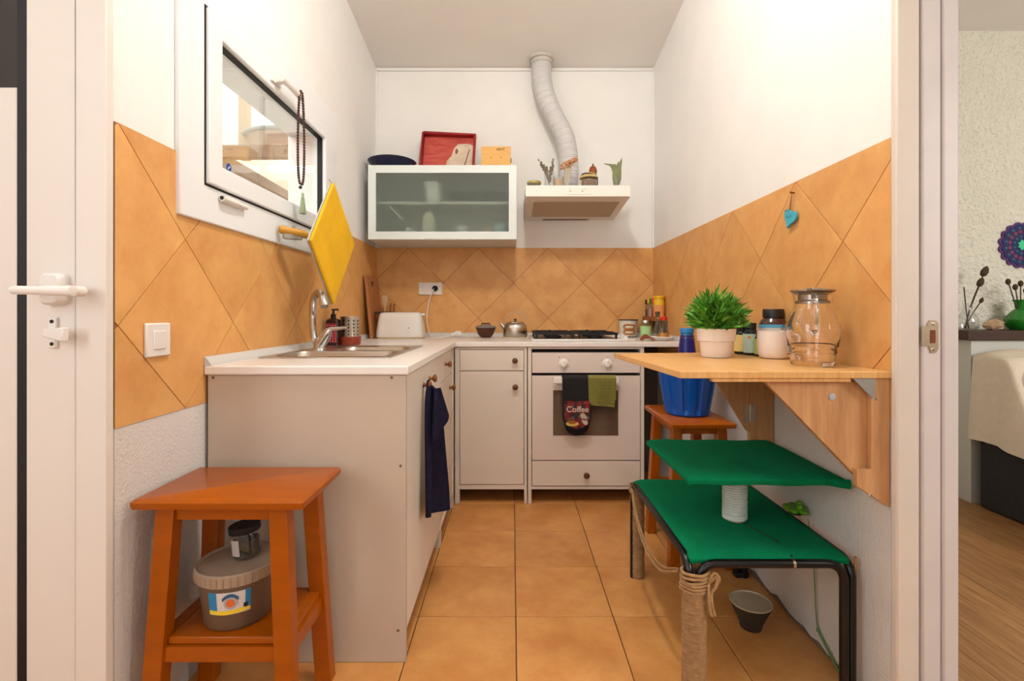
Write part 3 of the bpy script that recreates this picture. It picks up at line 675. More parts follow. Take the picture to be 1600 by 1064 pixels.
for (a, b, c, d), dep in ((B1, .15), (B2, .11)):
    bo = MB().loft([rrect(a, b, c, d, .045, zt), rrect(a+.004, b-.004, c+.004, d-.004, .043, zt-.006), rrect(a+.012, b-.012, c+.012, d-.012, .05, zt-dep+.03), rrect(a+.035, b-.035, c+.035, d-.035, .05, zt-dep)], caps=False)
    n0 = len(bo.v); bo.f.append(tuple(range(n0-20, n0)))
    ob = bo.obj('bowl', STEEL, sk, smooth=True)
    cxx, cyy = (a+b)/2, (c+d)/2
    MB().lathe([(0, .001), (.028, .001), (.036, .003), (.038, 0)], (cxx, cyy, zt-dep), 20).obj('drain', CHROME, ob, smooth=True)
ovf = MB()
for k in range(2):
    for j in range(2): ovf.box((-.635+.045*k+.016*j-.005, B1[3]-.0125, zt-.040), (-.635+.045*k+.016*j+.005, B1[3]-.0085, zt-.026))
ovf.obj('overflow_slots', DARK, sk)
fa = thing('faucet', 'chrome swan-neck kitchen tap at the back of the sink', 'faucet', (-.79, 2.02, zt))
fx, fy = -.79, 2.02
MB().lathe([(.027, 0), (.027, .006), (.024, .010), (.022, .035), (.02, .05)], (fx, fy, zt), 22).obj('base', CHROME, fa, smooth=True)
sp_ = cat_path([(fx-.008, fy, zt+.02), (fx-.022, fy-.003, zt+.055), (fx-.026, fy-.005, zt+.11), (fx-.022, fy-.014, zt+.165), (fx-.004, fy-.045, zt+.215), (fx+.030, fy-.085, zt+.232), (fx+.056, fy-.116, zt+.215), (fx+.066, fy-.128, zt+.196)], 6)
MB().tube(sp_, .0135, 14).obj('spout', CHROME, fa, smooth=True)
e1 = Vector((fx+.060, fy-.120, zt+.209)); e2 = Vector((fx+.073, fy-.136, zt+.176))
MB().tube([e1, e1.lerp(e2, .3), e1.lerp(e2, .75), e2], [.014, .0165, .0165, .0145], 14).obj('aerator', CHROME, fa, smooth=True)
MB().tube([(fx+.004, fy-.004, zt+.015), (fx+.030, fy-.008, zt+.062), (fx+.037, fy-.009, zt+.075)], [.021, .021, .018], 16).obj('cartridge_body', CHROME, fa, smooth=True)
MB().tube(cat_path([(fx+.034, fy-.008, zt+.070), (fx+.048, fy-.010, zt+.084), (fx+.080, fy-.012, zt+.088), (fx+.118, fy-.014, zt+.092)], 4), [.017, .016, .015, .013, .011, .010, .009, .0085, .008, .0075, .007, .006, .005], 10).obj('lever', CHROME, fa, smooth=True)

# soap bottle
sx, sy = wx(520, 2.36), 2.36
sb = thing('soap_bottle', 'dark soap pump bottle with red checked label behind the tap', 'bottle', (sx, sy, WT))
AMB = mat('dark_amber_plastic', rgb(44, 22, 18), .2)
MB().loft([rrect(sx-.029, sx+.029, sy-.024, sy+.024, .010, WT+z) for z in (.001, .004, .118)] + [rrect(sx-.025, sx+.025, sy-.020, sy+.020, .010, WT+.126), rrect(sx-.013, sx+.013, sy-.013, sy+.013, .010, WT+.131)]).obj('bottle_body', AMB, sb, smooth=True)
lb = MB().box((sx-.024, sy-.0252, WT+.015), (sx+.024, sy-.0238, WT+.108)).obj('label', mat('deep_red_label', rgb(120, 24, 34), .5), sb)
ck = MB()
for i in range(4):
    for j in range(7):
        c = (sx-.018+.012*i, WT+.022+.0125*j); ck.prism([(c[0]-.0042, c[1]), (c[0], c[1]-.0042), (c[0]+.0042, c[1]), (c[0], c[1]+.0042)], .0006, TXZ(sy-.0252))
ck.obj('check_pattern', mat('pink_check', rgb(228, 110, 118), .5), lb)
MB().lathe([(.012, .130), (.012, .150), (.006, .152), (.005, .168), (.009, .169), (.009, .175), (0, .176)], (sx, sy, WT), 16).tube([(sx, sy, WT+.172), (sx+.022, sy-.006, WT+.173), (sx+.026, sy-.007, WT+.167)], .004, 8).obj('pump', BLACK, sb, smooth=True)
# cutlery drainer
dx_, dy_ = wx(545.5, 2.42), 2.42
cd = thing('cutlery_drainer', 'perforated steel cutlery drainer in a rust-red saucer by soap bottle', 'drainer', (dx_, dy_, WT))
MB().lathe([(.0, .001), (.050, .001), (.052, .004), (.054, .040), (.050, .040), (.048, .006), (0, .005)], (dx_, dy_, WT), 28).obj('saucer', mat('rust_red_plastic', rgb(138, 52, 26), .4), cd, smooth=True)
MB().lathe([(.046, .007), (.046, .137), (.0475, .139), (.045, .139), (.0445, .008)], (dx_, dy_, WT), 28).obj('steel_cup', STEEL, cd, smooth=True)
hl = MB()
for i in range(12):
    for j in range(5):
        a = 2*math.pi*i/12 + .2; c = Vector((dx_+.0462*math.cos(a), dy_+.0462*math.sin(a), WT+.052+.0165*j))
        hl.lathe([(0, 0), (.0042, 0), (.0042, .0005)], n=8, T=Matrix.Translation(c) @ Vector((math.cos(a), math.sin(a), 0)).to_track_quat('Z', 'Y').to_matrix().to_4x4())
hl.obj('perforations', DARK, cd)

# ------------------------------------------------------------------ things at the back left of the worktop
cbd = thing('cutting_board', 'wooden cutting board leaning on the tiles in the left corner', 'cutting board', (-.87, 3.08, WT))
Tcb = Matrix.Translation((-.858, 2.975, WT+.001)) @ Matrix.Rotation(R(-5.5), 4, 'Y') @ Matrix(((0,0,1,0),(1,0,0,0),(0,1,0,0),(0,0,0,1)))
bm_ = MB(); W_, HH = .25, .385
bm_.box((0, 0, 0), (W_, HH-.06, .016), Tcb); bm_.box((0, HH-.06, 0), (W_*.34, HH-.03, .016), Tcb); bm_.box((W_*.66, HH-.06, 0), (W_, HH-.03, .016), Tcb); bm_.box((0, HH-.03, 0), (W_, HH, .016), Tcb)
bm_.obj('board', mat('worn_board_wood', rgb(168, 108, 62), .6, var=.12, vscale=6, stretch=(6,6,1)), cbd)
uh = thing('utensil_holder', 'orange-brown wooden utensil holder behind the toaster', 'holder', (-.80, 3.20, WT))
MB().loft([rrect(-.845, -.735, 3.165, 3.27, .012, z) for z in (WT+.001, WT+.155)], caps=False).loft([rrect(-.84, -.74, 3.17, 3.265, .010, z) for z in (WT+.012, WT+.155)], caps=True).obj('box', WOODM, uh)
def utensil(name, label, x, y, ztop, mat_, wide, lean):
    o = thing(name, label, 'utensil', (x, y, WT+.02), 'wooden utensils in the holder')
    MB().tube([(x-lean, y, WT+.02), (x, y, ztop-.05), (x+.004, y, ztop)], [.005, .006, .0065], 8).obj('handle', mat_, o, smooth=True)
    if wide: MB().loft([[(x+.002+a*wd, y+b*.004, z) for a, b in ((-1,-1),(1,-1),(1,1),(-1,1))] for z, wd in ((ztop-.06, .007), (ztop-.03, .014), (ztop, .018), (ztop+.012, .012))]).obj('blade', mat_, o)
utensil('spatula', 'pale wooden spatula standing tallest behind the toaster', -.828, 3.20, 1.135, mat('pale_spatula', rgb(206, 172, 140), .6), 1, .0)
utensil('wooden_spoon', 'left of two brown spoon handles behind the toaster', -.795, 3.215, 1.10, WOODM, 0, -.0)
utensil('wooden_spoon', 'right of two brown spoon handles behind the toaster', -.772, 3.21, 1.095, WOODM, 0, .0)
to = thing('toaster', 'white long-slot toaster on the worktop below the socket', 'toaster', (-.69, 3.02, WT))
TOA = mat('white_toaster_plastic', rgb(226, 222, 216), .3)
tx0, tx1 = wx(586, 3.0), wx(660, 3.0)
lps = []
for z, i, dpt in ((.010, .0, .070), (.02, .0, .070), (.06, .004, .068), (.12, .012, .060), (.150, .018, .052), (.158, .026, .044), (.161, .04, .03)):
    lps.append(rrect(tx0+i, tx1-i, 3.05-dpt, 3.05+dpt, min(.03, dpt*.6), WT+z))
MB().loft(lps).obj('body', TOA, to, smooth=True)
MB().loft([rrect(tx0+.003, tx1-.003, 3.05-.066, 3.05+.066, .03, WT+z) for z in (.001, .012)]).obj('base', mat('yellowed_plastic', rgb(206, 184, 140), .5), to)
MB().box((tx0+.05, 3.035, WT+.1612), (tx1-.05, 3.065, WT+.1618)).obj('slot', BLACK, to)
MB().box((tx0-.012, 3.02, WT+.150), (tx0+.10, 3.08, WT+.166)).obj('slot_cover', mat('dark_brown_cover', rgb(52, 36, 30), .5), to, bevel=.003)
MB().box((tx1-.022, 3.035, WT+.142), (tx1+.004, 3.065, WT+.154)).obj('lever', WHITEP, to, bevel=.003)
MB().lathe([(0, 0), (.0035, 0), (.0035, .0012)], n=10, T=Matrix.Translation((wx(637.5, 2.985), 2.9815, wz(512.5, 2.985))) @ Matrix.Rotation(R(90), 4, 'X')).obj('button', BLACK, to)
MB().ball((wx(637, 2.985), 2.982, wz(520, 2.985)), .010, 8, (.8, .12, 1.3)).obj('worn_mark', mat('yellow_stain', rgb(218, 186, 110), .6), to)
# socket
SY_ = YB - .005
so = thing('double_socket', 'white double wall socket on the back tiles', 'socket', (wx(671, SY_), SY_, wz(451, SY_)))
MB().box((wx(653.5, SY_), SY_-.010, wz(460.5, SY_)), (wx(690, SY_), SY_, wz(441.5, SY_))).obj('plate', WHITEP, so, bevel=.003)
for px in (662.5, 678.5):
    c = Vector((wx(px, SY_), SY_-.0102, wz(451, SY_)))
    rr = MB().lathe([(.024, 0), (.024, .0015), (.021, .002), (.020, -.004), (0, -.004)], n=24, T=Matrix.Translation(c) @ Matrix.Rotation(R(90), 4, 'X')).obj('receptacle', WHITEP, so, smooth=True)
    MB().lathe([(0,0),(.0028,0),(.0028,.0008)], n=8, T=Matrix.Translation(c+Vector((-.008,.0036,0))) @ Matrix.Rotation(R(90),4,'X')).lathe([(0,0),(.0028,0),(.0028,.0008)], n=8, T=Matrix.Translation(c+Vector((.008,.0036,0))) @ Matrix.Rotation(R(90),4,'X')).obj('holes', BLACK, rr)
pl = thing('plug', 'black plug with white lead in the back wall socket', 'plug', (wx(680, SY_), SY_-.03, wz(451, SY_)))
c = Vector((wx(679.5, SY_), SY_-.0125, wz(451, SY_)))
MB().lathe([(.0185, 0), (.0185, .014), (.015, .022), (.008, .030), (0, .031)], n=20, T=Matrix.Translation(c) @ Matrix.Rotation(R(90), 4, 'X')).obj('plug_body', BLACK, pl, smooth=True)
MB().tube(cat_path([c+Vector((-.004,-.028,-.004)), c+Vector((-.02,-.034,-.035)), c+Vector((-.045,-.03,-.13)), c+Vector((-.05,-.028,-.22)), c+Vector((-.035,-.03,-.30)), (wx(672, 3.20), 3.20, WT+.004)], 6), .0032, 7).obj('lead', WHITEP, pl, smooth=True)
lead = thing('loose_plug', 'white plug and lead lying loose on the back worktop', 'plug', (wx(708, 3.1), 3.1, WT))
MB().tube(cat_path([(wx(672, 3.05), 3.05, WT+.0045), (wx(684, 3.02), 3.02, WT+.0045), (wx(700, 3.10), 3.10, WT+.012), (wx(706, 3.12), 3.12, WT+.02)], 6), .003, 7).obj('lead', WHITEP, lead, smooth=True)
MB().tube([(wx(704, 3.11), 3.11, WT+.018), (wx(709, 3.13), 3.13, WT+.022), (wx(712, 3.14), 3.14, WT+.024), (wx(718, 3.155), 3.155, WT+.024)], [.008, .014, .019, .019], 12).obj('plug_body', WHITEP, lead, smooth=True)

# brown bowl, kettle
bw = thing('lidded_bowl', 'small brown glazed bowl with glass lid left of kettle', 'bowl', (wx(758, 3.12), 3.12, WT))
c = (wx(758, 3.12), 3.12, WT)
MB().lathe([(0, .001), (.030, .001), (.034, .004), (.052, .026), (.064, .060), (.066, .064), (.062, .064), (.05, .03), (.02, .008), (0, .008)], c, 28).obj('bowl_body', mat('brown_glaze', rgb(84, 44, 26), .25, var=.3, vscale=30), bw, smooth=True)
ld = MB().lathe([(.066, .064), (.066, .070), (.055, .076), (.02, .082), (0, .083)], c, 28).obj('lid', mat('grey_glass_lid', rgb(120, 118, 122), .15), bw, smooth=True)
MB().tube([(c[0]-.028, c[1], WT+.078), (c[0]-.024, c[1], WT+.090), (c[0]+.024, c[1], WT+.090), (c[0]+.028, c[1], WT+.078)], .004, 7).obj('handle', BLACK, ld, smooth=True)
kx, ky = wx(804, 3.1), 3.1
tag(MB().lathe([(0, .0005), (.088, .0005), (.09, .003), (.088, .006), (0, .006)], (kx, ky, WT), 28).obj('trivet', mat('cream_cork_trivet', rgb(218, 200, 168), .8), None, smooth=True, origin=(kx, ky, WT)), 'round cream trivet under the steel kettle', 'trivet')
kt = thing('kettle', 'small brushed steel kettle with wire handle left of the hob', 'kettle', (kx, ky, WT+.006))
KZ = WT + .0062
MB().lathe([(0, 0), (.074, 0), (.077, .004), (.076, .05), (.070, .076), (.060, .086), (.052, .089)], (kx, ky, KZ), 32).obj('body', STEEL, kt, smooth=True)
ld = MB().lathe([(.054, .089), (.053, .093), (.02, .098), (0, .099)], (kx, ky, KZ), 28).obj('lid', STEEL, kt, smooth=True)
MB().lathe([(.005, .098), (.005, .104), (.010, .107), (.009, .113), (0, .114)], (kx, ky, KZ), 14).obj('lid_knob', BLACK, ld, smooth=True)
MB().tube([(kx-.066, ky, KZ+.055), (kx-.082, ky, KZ+.075), (kx-.092, ky, KZ+.086)], [.014, .011, .009], 12).obj('spout', STEEL, kt, smooth=True)
MB().tube(cat_path([(kx-.060, ky, KZ+.082), (kx-.062, ky, KZ+.115), (kx-.035, ky, KZ+.150), (kx, ky, KZ+.158), (kx+.035, ky, KZ+.150), (kx+.062, ky, KZ+.115), (kx+.060, ky, KZ+.082)], 5), .0018, 7).obj('handle', STEEL, kt, smooth=True)

# hob
hb = thing('gas_hob', 'white gas hob with black pan supports on the worktop', 'hob', (.4, 2.95, WT))
MB().box((.108, 2.715, WT+.0005), (.682, 3.205, WT+.012)).obj('tray', mat('white_enamel', rgb(232, 228, 224), .2), hb, bevel=.004)
IRON = mat('cast_iron', rgb(20, 19, 20), .5)
MB().box((.125, 2.74, WT+.0122), (.595, 3.18, WT+.0135)).obj('dark_plate', mat('dark_enamel', rgb(40, 34, 32), .3), hb)
for gx in (.24, .48):
    for gy in (2.85, 3.07):
        c = (gx, gy, WT+.0136)
        MB().lathe([(0, 0), (.045, 0), (.045, .012), (.034, .014), (.034, .022), (.030, .026), (0, .026)], c, 24).obj('burner', IRON, hb, smooth=True)
    g = MB()
    x0_, x1_, y0_, y1_, z_ = gx-.108, gx+.108, 2.745, 3.175, WT+.040
    for a, b in (((x0_,y0_),(x1_,y0_)), ((x1_,y0_),(x1_,y1_)), ((x1_,y1_),(x0_,y1_)), ((x0_,y1_),(x0_,y0_)), ((x0_,2.96),(x1_,2.96))): g.bar((*a, z_), (*b, z_), .009, .012)
    for gy in (2.85, 3.07):
        for ax, ay in ((1,0),(-1,0),(0,1),(0,-1)): g.bar((gx+ax*.03, gy+ay*.03, z_+.003), (gx+ax*.106, gy+ay*.106, z_+.003), .008, .014)
    for ax in (x0_+.006, x1_-.006):
        for ay in (y0_+.006, y1_-.006): g.box((ax-.006, ay-.006, WT+.0136), (ax+.006, ay+.006, z_))
    g.obj('pan_support', IRON, hb)
for ky_ in (2.78, 2.86, 2.96, 3.05):
    MB().lathe([(0, 0), (.018, 0), (.018, .004), (.015, .006), (.014, .018), (0, .019)], (.640, ky_, WT+.0122), 18).obj('dial', WHITEP, hb, smooth=True)

# enamel mug with emblem
ex, ey = wx(979, 3.24), 3.235
em = thing('enamel_mug', 'white enamel mug with dark rim and brown ring emblem by hob', 'mug', (ex, ey, WT))
ENA = mat('cream_enamel', rgb(244, 238, 226), .25)
MB().lathe([(0, .001), (.054, .001), (.057, .006), (.060, .10), (.064, .106), (.061, .106), (.057, .10), (.053, .008), (0, .008)], (ex, ey-.02, WT+.006), 30).obj('mug_body', ENA, em, smooth=True)
MB().tube([(ex+.0635*math.cos(a), ey-.02+.0635*math.sin(a), WT+.112) for a in [2*math.pi*k/30 for k in range(30)]], .0035, 8, closed=True).obj('rim', mat('dark_enamel_rim', rgb(52, 40, 32), .3), em, smooth=True)
def on_cyl(cx, cy, r, xoff, z): 
    a = xoff / r; return (cx + r*math.sin(a), cy - r*math.cos(a), z)
for zz in (.068, .034):
    MB().tube([on_cyl(ex, ey-.02, 0.0605, -.006 + .034*math.copysign(abs(math.cos(a))**.6, math.cos(a)), WT+zz + .013*math.copysign(abs(math.sin(a))**.6, math.sin(a))) for a in [2*math.pi*k/28 for k in range(28)]], .0056, 7, closed=True).obj('emblem', mat('brown_emblem', rgb(176, 104, 30), .4), em, smooth=True)
# ------------------------------------------------------------------ back right corner: jars, flask, tray, spice shelf
def jar(name, label, cat, x, y, z, r, h, glass, cap_mat, cap_h, cap_r=None, fill=None, fill_h=0, lab=None, neck=None, group=None):
    o = thing(name, label, cat, (x, y, z), group)
    nr = neck or r*.85
    MB().lathe([(0, .001), (r*.94, .001), (r, .005), (r, h*.72), (r*.96, h*.80), (nr, h*.88), (nr, h-cap_h)], (x, y, z), 20).obj('jar_body', glass, o, smooth=True)
    cr = cap_r or nr*1.12
    MB().lathe([(0, h-cap_h), (cr, h-cap_h), (cr, h-.002), (cr*.95, h), (0, h)], (x, y, z), 20).obj('cap', cap_mat, o, smooth=True)
    if fill: MB().lathe([(0, .003), (r*.9, .003), (r*.92, .006), (r*.92, fill_h), (0, fill_h)], (x, y, z), 16).obj('contents', fill, o, smooth=True)
    if lab: MB().lathe([(r+.0006, h*lab[1]), (r+.0006, h*lab[2])], (x, y, z), 20).obj('label', lab[0], o, smooth=True)
    return o
GRN = mat('pale_green_label', rgb(172, 214, 146), .6); 
jar('glass_jar', 'glass jar with pale green label in back right corner', 'jar', wx(1008, 3.06), 3.06, WT, .033, .112, THIN, CHROME, .016, lab=(GRN, .12, .68), fill=mat('pale_green_fill', rgb(176, 206, 150), .8), fill_h=.07)
flx, fly = .866, 2.93
fk = thing('oil_flask', 'conical glass flask with dark stopper in back right corner', 'bottle', (flx, fly, WT))
MB().lathe([(0, .001), (.040, .001), (.042, .006), (.040, .020), (.019, .075), (.014, .10), (.014, .135), (.017, .14)], (flx, fly, WT), 22, open=True).obj('glass', THIN, fk, smooth=True)
MB().lathe([(.0, .130), (.012, .130), (.013, .150), (.015, .152), (.015, .165), (0, .166)], (flx, fly, WT), 14).obj('stopper', mat('grey_brown_stopper', rgb(84, 68, 54), .6), fk, smooth=True)
f2x, f2y = .862, 2.80
fk = thing('vinegar_bottle', 'glass cruet with red cap and amber liquid in back corner', 'bottle', (f2x, f2y, WT+.009))
MB().lathe([(0, .001), (.030, .001), (.033, .006), (.031, .025), (.018, .065), (.017, .105), (.019, .11)], (f2x, f2y, WT+.009), 20).obj('glass', THIN, fk, smooth=True)
MB().lathe([(0, .003), (.028, .003), (.029, .02), (.024, .035), (0, .035)], (f2x, f2y, WT+.009), 18).obj('liquid', mat('amber_oil', rgb(196, 132, 40), .2), fk, smooth=True)
MB().lathe([(.021, .108), (.021, .122), (.012, .128), (0, .129)], (f2x, f2y, WT+.009), 16).obj('cap', mat('red_cap', rgb(196, 24, 24), .4), fk, smooth=True)
trx, trY = .850, 2.80
tr = thing('serving_dish', 'white wavy dish holding cruets in the back right corner', 'dish', (trx, trY, WT))
def wavy(r0, z0, amp, k=36): return [(trx + (r0 + amp*math.sin(6*a))*math.cos(a), trY + (r0 + amp*math.sin(6*a))*math.sin(a)*.9, WT + z0 + amp*.7*math.sin(6*a)) for a in [2*math.pi*i/k for i in range(k)]]
MB().loft([wavy(.038, .001, 0), wavy(.044, .002, 0), wavy(.066, .020, .003), wavy(.064, .023, .003), wavy(.042, .008, 0), wavy(.01, .007, 0)]).obj('dish_body', CERAM, tr, smooth=True)
MB().ball((trx-.018, trY-.036, WT+.019), .013, 8, (1.8, 1, .5)).ball((trx+.022, trY-.034, WT+.021), .013, 8, (1.8, 1, .5)).obj('contents', mat('orange_peel', rgb(190, 120, 30), .6), tr, smooth=True)
lf = MB().sheet(lambda u, v: (trx-.130 + .070*u, 2.72+.05*v + .02*math.sin(3*u), WT + .006 + .028*math.sin(math.pi*u)*(.5+.5*v)), 10, 6, .006)
tag(lf.obj('clay_spoon_rest', mat('rust_clay', rgb(140, 66, 38), .6), None, smooth=True, origin=(trx-.09, 2.76, WT)), 'rust-brown curled spoon rest beside the white wavy dish', 'spoon rest')
ss = thing('spice_shelf', 'small brown spice shelf on the right wall above the corner', 'shelf', (.905, 3.05, .99))
MB().box((.868, 2.99, .985), (XR-.006, 3.28, .997)).obj('board', WOODM, ss)
MB().box((.868, 2.99, .997), (.874, 3.28, 1.012)).obj('lip', WOODM, ss)
MB().box((XR-.014, 2.99, .90), (XR-.006, 3.28, .985)).obj('bracket', WOODD, ss)
for lab, y, cm, r, h, fm in (('spice jar with black cap on the corner shelf', 3.25, mat('black_cap', rgb(34, 40, 40), .4), .020, .125, mat('dark_spice', rgb(70, 50, 60), .8)),
                       ('spice jar with green cap on the corner shelf', 3.155, mat('green_cap', rgb(24, 130, 60), .4), .020, .128, mat('pale_spice', rgb(190, 190, 200), .8)),
                       ('slim spice jar with red cap on the corner shelf', 3.11, mat('red_spice_cap', rgb(200, 30, 26), .4), .019, .128, mat('red_spice', rgb(190, 30, 24), .8))):
    jar('spice_jar', lab, 'jar', .899, y, .9972, r, h, THIN, cm, .030, cap_r=r*.98, fill=fm, fill_h=h*.5, group='spice jars on the corner shelf')
jar('spice_jar', 'spice jar with yellow cap on the corner shelf', 'jar', .899, 3.203, .9972, .019, .128, THIN, mat('yellow_cap', rgb(226, 180, 20), .4), .03, cap_r=.019, fill=mat('tan_spice', rgb(186, 130, 60), .8), fill_h=.07, group='spice jars on the corner shelf')
jar('spice_tin', 'tall tin with yellow lid and yellow label on corner shelf', 'tin', .906, 3.035, .9972, .033, .142, mat('yellow_tin', rgb(232, 186, 30), .4), mat('yellow_lid', rgb(238, 180, 10), .35), .014, cap_r=.035, lab=(mat('pink_tin_label', rgb(222, 150, 90), .5), .1, .6))

# ------------------------------------------------------------------ wall cabinet
wc = thing('wall_cabinet', 'white wall cabinet with frosted glass flap door', 'cabinet', (-.41, 3.1, 1.47))
CY0, CY1, CX0, CX1, CZ0, CZ1 = 2.93, YB-.002, -.857, .027, 1.4725, 1.914
CABI = mat('cabinet_interior', rgb(214, 214, 206), .6)
b = MB()
b.box((CX0, CY0+.02, CZ0), (CX1, CY1, CZ0+.016)).box((CX0, CY0+.02, CZ1-.016), (CX1, CY1, CZ1)).box((CX0, CY0+.02, CZ0+.016), (CX0+.016, CY1, CZ1-.016)).box((CX1-.016, CY0+.02, CZ0+.016), (CX1, CY1, CZ1-.016)).box((CX0+.016, CY1-.008, CZ0+.016), (CX1-.016, CY1, CZ1-.016))
b.obj('carcass', CABI, wc)
MB().box((CX0+.017, CY0+.06, 1.695), (CX1-.017, CY1-.01, 1.711)).obj('shelf', CABI, wc)
dr = MB()
fw = .046
dr.box((CX0, CY0, CZ0), (CX1, CY0+.018, CZ0+fw)).box((CX0, CY0, CZ1-fw), (CX1, CY0+.018, CZ1)).box((CX0, CY0, CZ0+fw), (CX0+fw, CY0+.018, CZ1-fw)).box((CX1-fw, CY0, CZ0+fw), (CX1, CY0+.018, CZ1-fw))
drr = dr.obj('flap_door', mat('pale_aluminium_paint', rgb(228, 236, 234), .35), wc)
FROST = mat('frosted_glass', rgb(236, 246, 240), .30, trans=1, ior=1.25)
_nt = FROST.node_tree; _mx = _nt.nodes.new('ShaderNodeMixShader'); _df = _nt.nodes.new('ShaderNodeBsdfDiffuse'); _df.inputs[0].default_value = rgb(196, 206, 198); _mx.inputs[0].default_value = .12
_nt.links.new(_nt.nodes['Principled BSDF'].outputs[0], _mx.inputs[1]); _nt.links.new(_df.outputs[0], _mx.inputs[2]); _nt.links.new(_mx.outputs[0], _nt.nodes['Material Output'].inputs[0])
MB().box((CX0+fw, CY0+.006, CZ0+fw), (CX1-fw, CY0+.010, CZ1-fw)).obj('frosted_pane', FROST, drr)
MB().box((-.52, CY0-.004, CZ0-.003), (-.31, CY0+.012, CZ0+.004)).obj('finger_pull', STEEL, drr)
st = MB().bar((CX0+.10, CY0+.05, 1.70), (CX0+.19, CY0+.05, 1.60), .006, .008).bar((CX0+.095, CY0+.05, 1.60), (CX0+.095, CY0+.05, 1.78), .006, .008)
st.obj('flap_stay', STEEL, wc)
def inside(name, label, cat, px, z, prof, mt, y=3.07):
    o = MB().lathe(prof, (wx(px, y), y, z), 20).obj(name, mt, None, smooth=True, origin=(wx(px, y), y, z)); tag(o, label, cat, 'crockery behind the frosted glass')
GW, GB = mat('inside_white_china', rgb(240, 240, 236), .4), mat('dark_green_bowl', rgb(46, 60, 54), .5)
inside('white_beaker', 'white beaker on the upper shelf behind frosted glass', 'beaker', 676, 1.7115, [(0, .001), (.048, .001), (.062, .13), (.058, .13), (.045, .006), (0, .006)], GW)
inside('dark_bowl', 'left dark bowl on the upper shelf behind frosted glass', 'bowl', 722, 1.7115, [(0, .001), (.05, .001), (.085, .07), (.08, .07), (.04, .008), (0, .008)], GB)
inside('dark_bowl', 'right dark bowl on the upper shelf behind frosted glass', 'bowl', 772, 1.7115, [(0, .001), (.05, .001), (.09, .06), (.085, .06), (.04, .008), (0, .008)], GB)
inside('cream_canister', 'tall cream canister with dark lid behind frosted glass', 'canister', 669, CZ0+.0165, [(0, .001), (.045, .001), (.045, .14), (.03, .145), (.03, .17), (0, .17)], mat('cream_canister', rgb(232, 228, 206), .5))
inside('white_cup', 'white cup in the middle of the lower shelf behind frosted glass', 'cup', 721, CZ0+.0165, [(0, .001), (.03, .001), (.04, .085), (.037, .085), (.028, .005), (0, .005)], GW)
inside('small_white_cup', 'small white cup low left behind frosted glass', 'cup', 640, CZ0+.0165, [(0, .001), (.03, .001), (.036, .07), (.033, .07), (.027, .005), (0, .005)], GW)
inside('blue_cup', 'pale blue cup low right behind frosted glass', 'cup', 780, CZ0+.0165, [(0, .001), (.032, .001), (.04, .10), (.037, .10), (.03, .005), (0, .005)], mat('pale_blue_china', rgb(170, 206, 214), .5))
inside('pink_cup', 'pale pink cup low right behind frosted glass', 'cup', 762, CZ0+.0165, [(0, .001), (.028, .001), (.034, .08), (.031, .08), (.026, .005), (0, .005)], mat('pale_pink_china', rgb(226, 190, 170), .5), y=3.1)
# on top of the wall cabinet
bp = MB().lathe([(0, .001), (.088, .001), (.094, .004), (.138, .050), (.146, .062), (.150, .066), (.146, .069), (.136, .058), (.088, .009), (0, .008)], (-.752, 3.09, CZ1), 40)
tag(bp.obj('blue_dish', mat('navy_enamel', rgb(22, 26, 58), .15), None, smooth=True, origin=(-.752, 3.09, CZ1)), 'wide navy dish on the left end of the wall cabinet', 'dish')
RED = mat('red_lacquer', rgb(150, 22, 28), .35, var=.15, vscale=6, stretch=(2,2,10)); RED2 = mat('red_brushed_lacquer', rgb(172, 44, 40), .4, var=.14, vscale=4, stretch=(2,2,14), col2=rgb(206, 96, 80))
ry = wx(652, 3.14)
ty = thing('red_tray', 'red lacquered tray with pale collage leaning on the wall above cabinet', 'tray', (-.42, 3.2, CZ1))
Ttr = Matrix.Translation((-.595, 3.155, CZ1+.012)) @ Matrix.Rotation(R(-14), 4, 'X') @ Matrix.Rotation(R(2.2), 4, 'Y') @ Matrix(((1,0,0,0),(0,0,-1,0),(0,1,0,0),(0,0,0,1)))
TW, TH = .352, .285
MB().box((.0, 0, -.006), (TW, TH, 0), Ttr).obj('base', RED2, ty)
m = MB(); m.box((0, 0, 0), (.014, TH, .035), Ttr); m.box((TW-.014, 0, 0), (TW, TH, .035), Ttr); m.box((.014, TH-.014, 0), (TW-.014, TH, .035), Ttr); m.box((.014, 0, 0), (TW-.014, .014, .035), Ttr)
m.obj('rim', RED, ty, bevel=.004)
COLL = mat('pale_collage_paper', rgb(206, 184, 158), .7, var=.08, vscale=14, col2=rgb(226, 208, 186))
MB().prism([(.338, .014), (.338, .215), (.30, .228), (.235, .222), (.212, .19), (.200, .14), (.172, .10), (.158, .014)], .0015, Ttr).obj('collage', COLL, ty)
MB().prism([(.014, .014), (.13, .014), (.105, .03), (.09, .028), (.07, .045), (.014, .052)], .0015, Ttr).obj('collage', COLL, ty)
MB().prism([(.222, .150), (.236, .152), (.240, .176), (.230, .190), (.220, .182)], .0022, Ttr).prism([(.28, .06), (.29, .10), (.30, .15), (.31, .19), (.316, .19), (.306, .14), (.296, .09), (.288, .06)], .0022, Ttr).obj('collage_marks', mat('faded_brown_print', rgb(132, 96, 78), .7), ty)
bxx = thing('wooden_box', 'small pale wooden box with handwriting on the wall cabinet', 'box', (wx(774, 3.1), 3.1, CZ1))
MB().box((wx(751, 3.06), 3.06, CZ1+.001), (wx(797, 3.06), 3.18, wz(228.5, 3.06))).obj('box_body', mat('pine_box', rgb(226, 174, 96), .55, var=.05, vscale=8, stretch=(1,1,8)), bxx, bevel=.002)
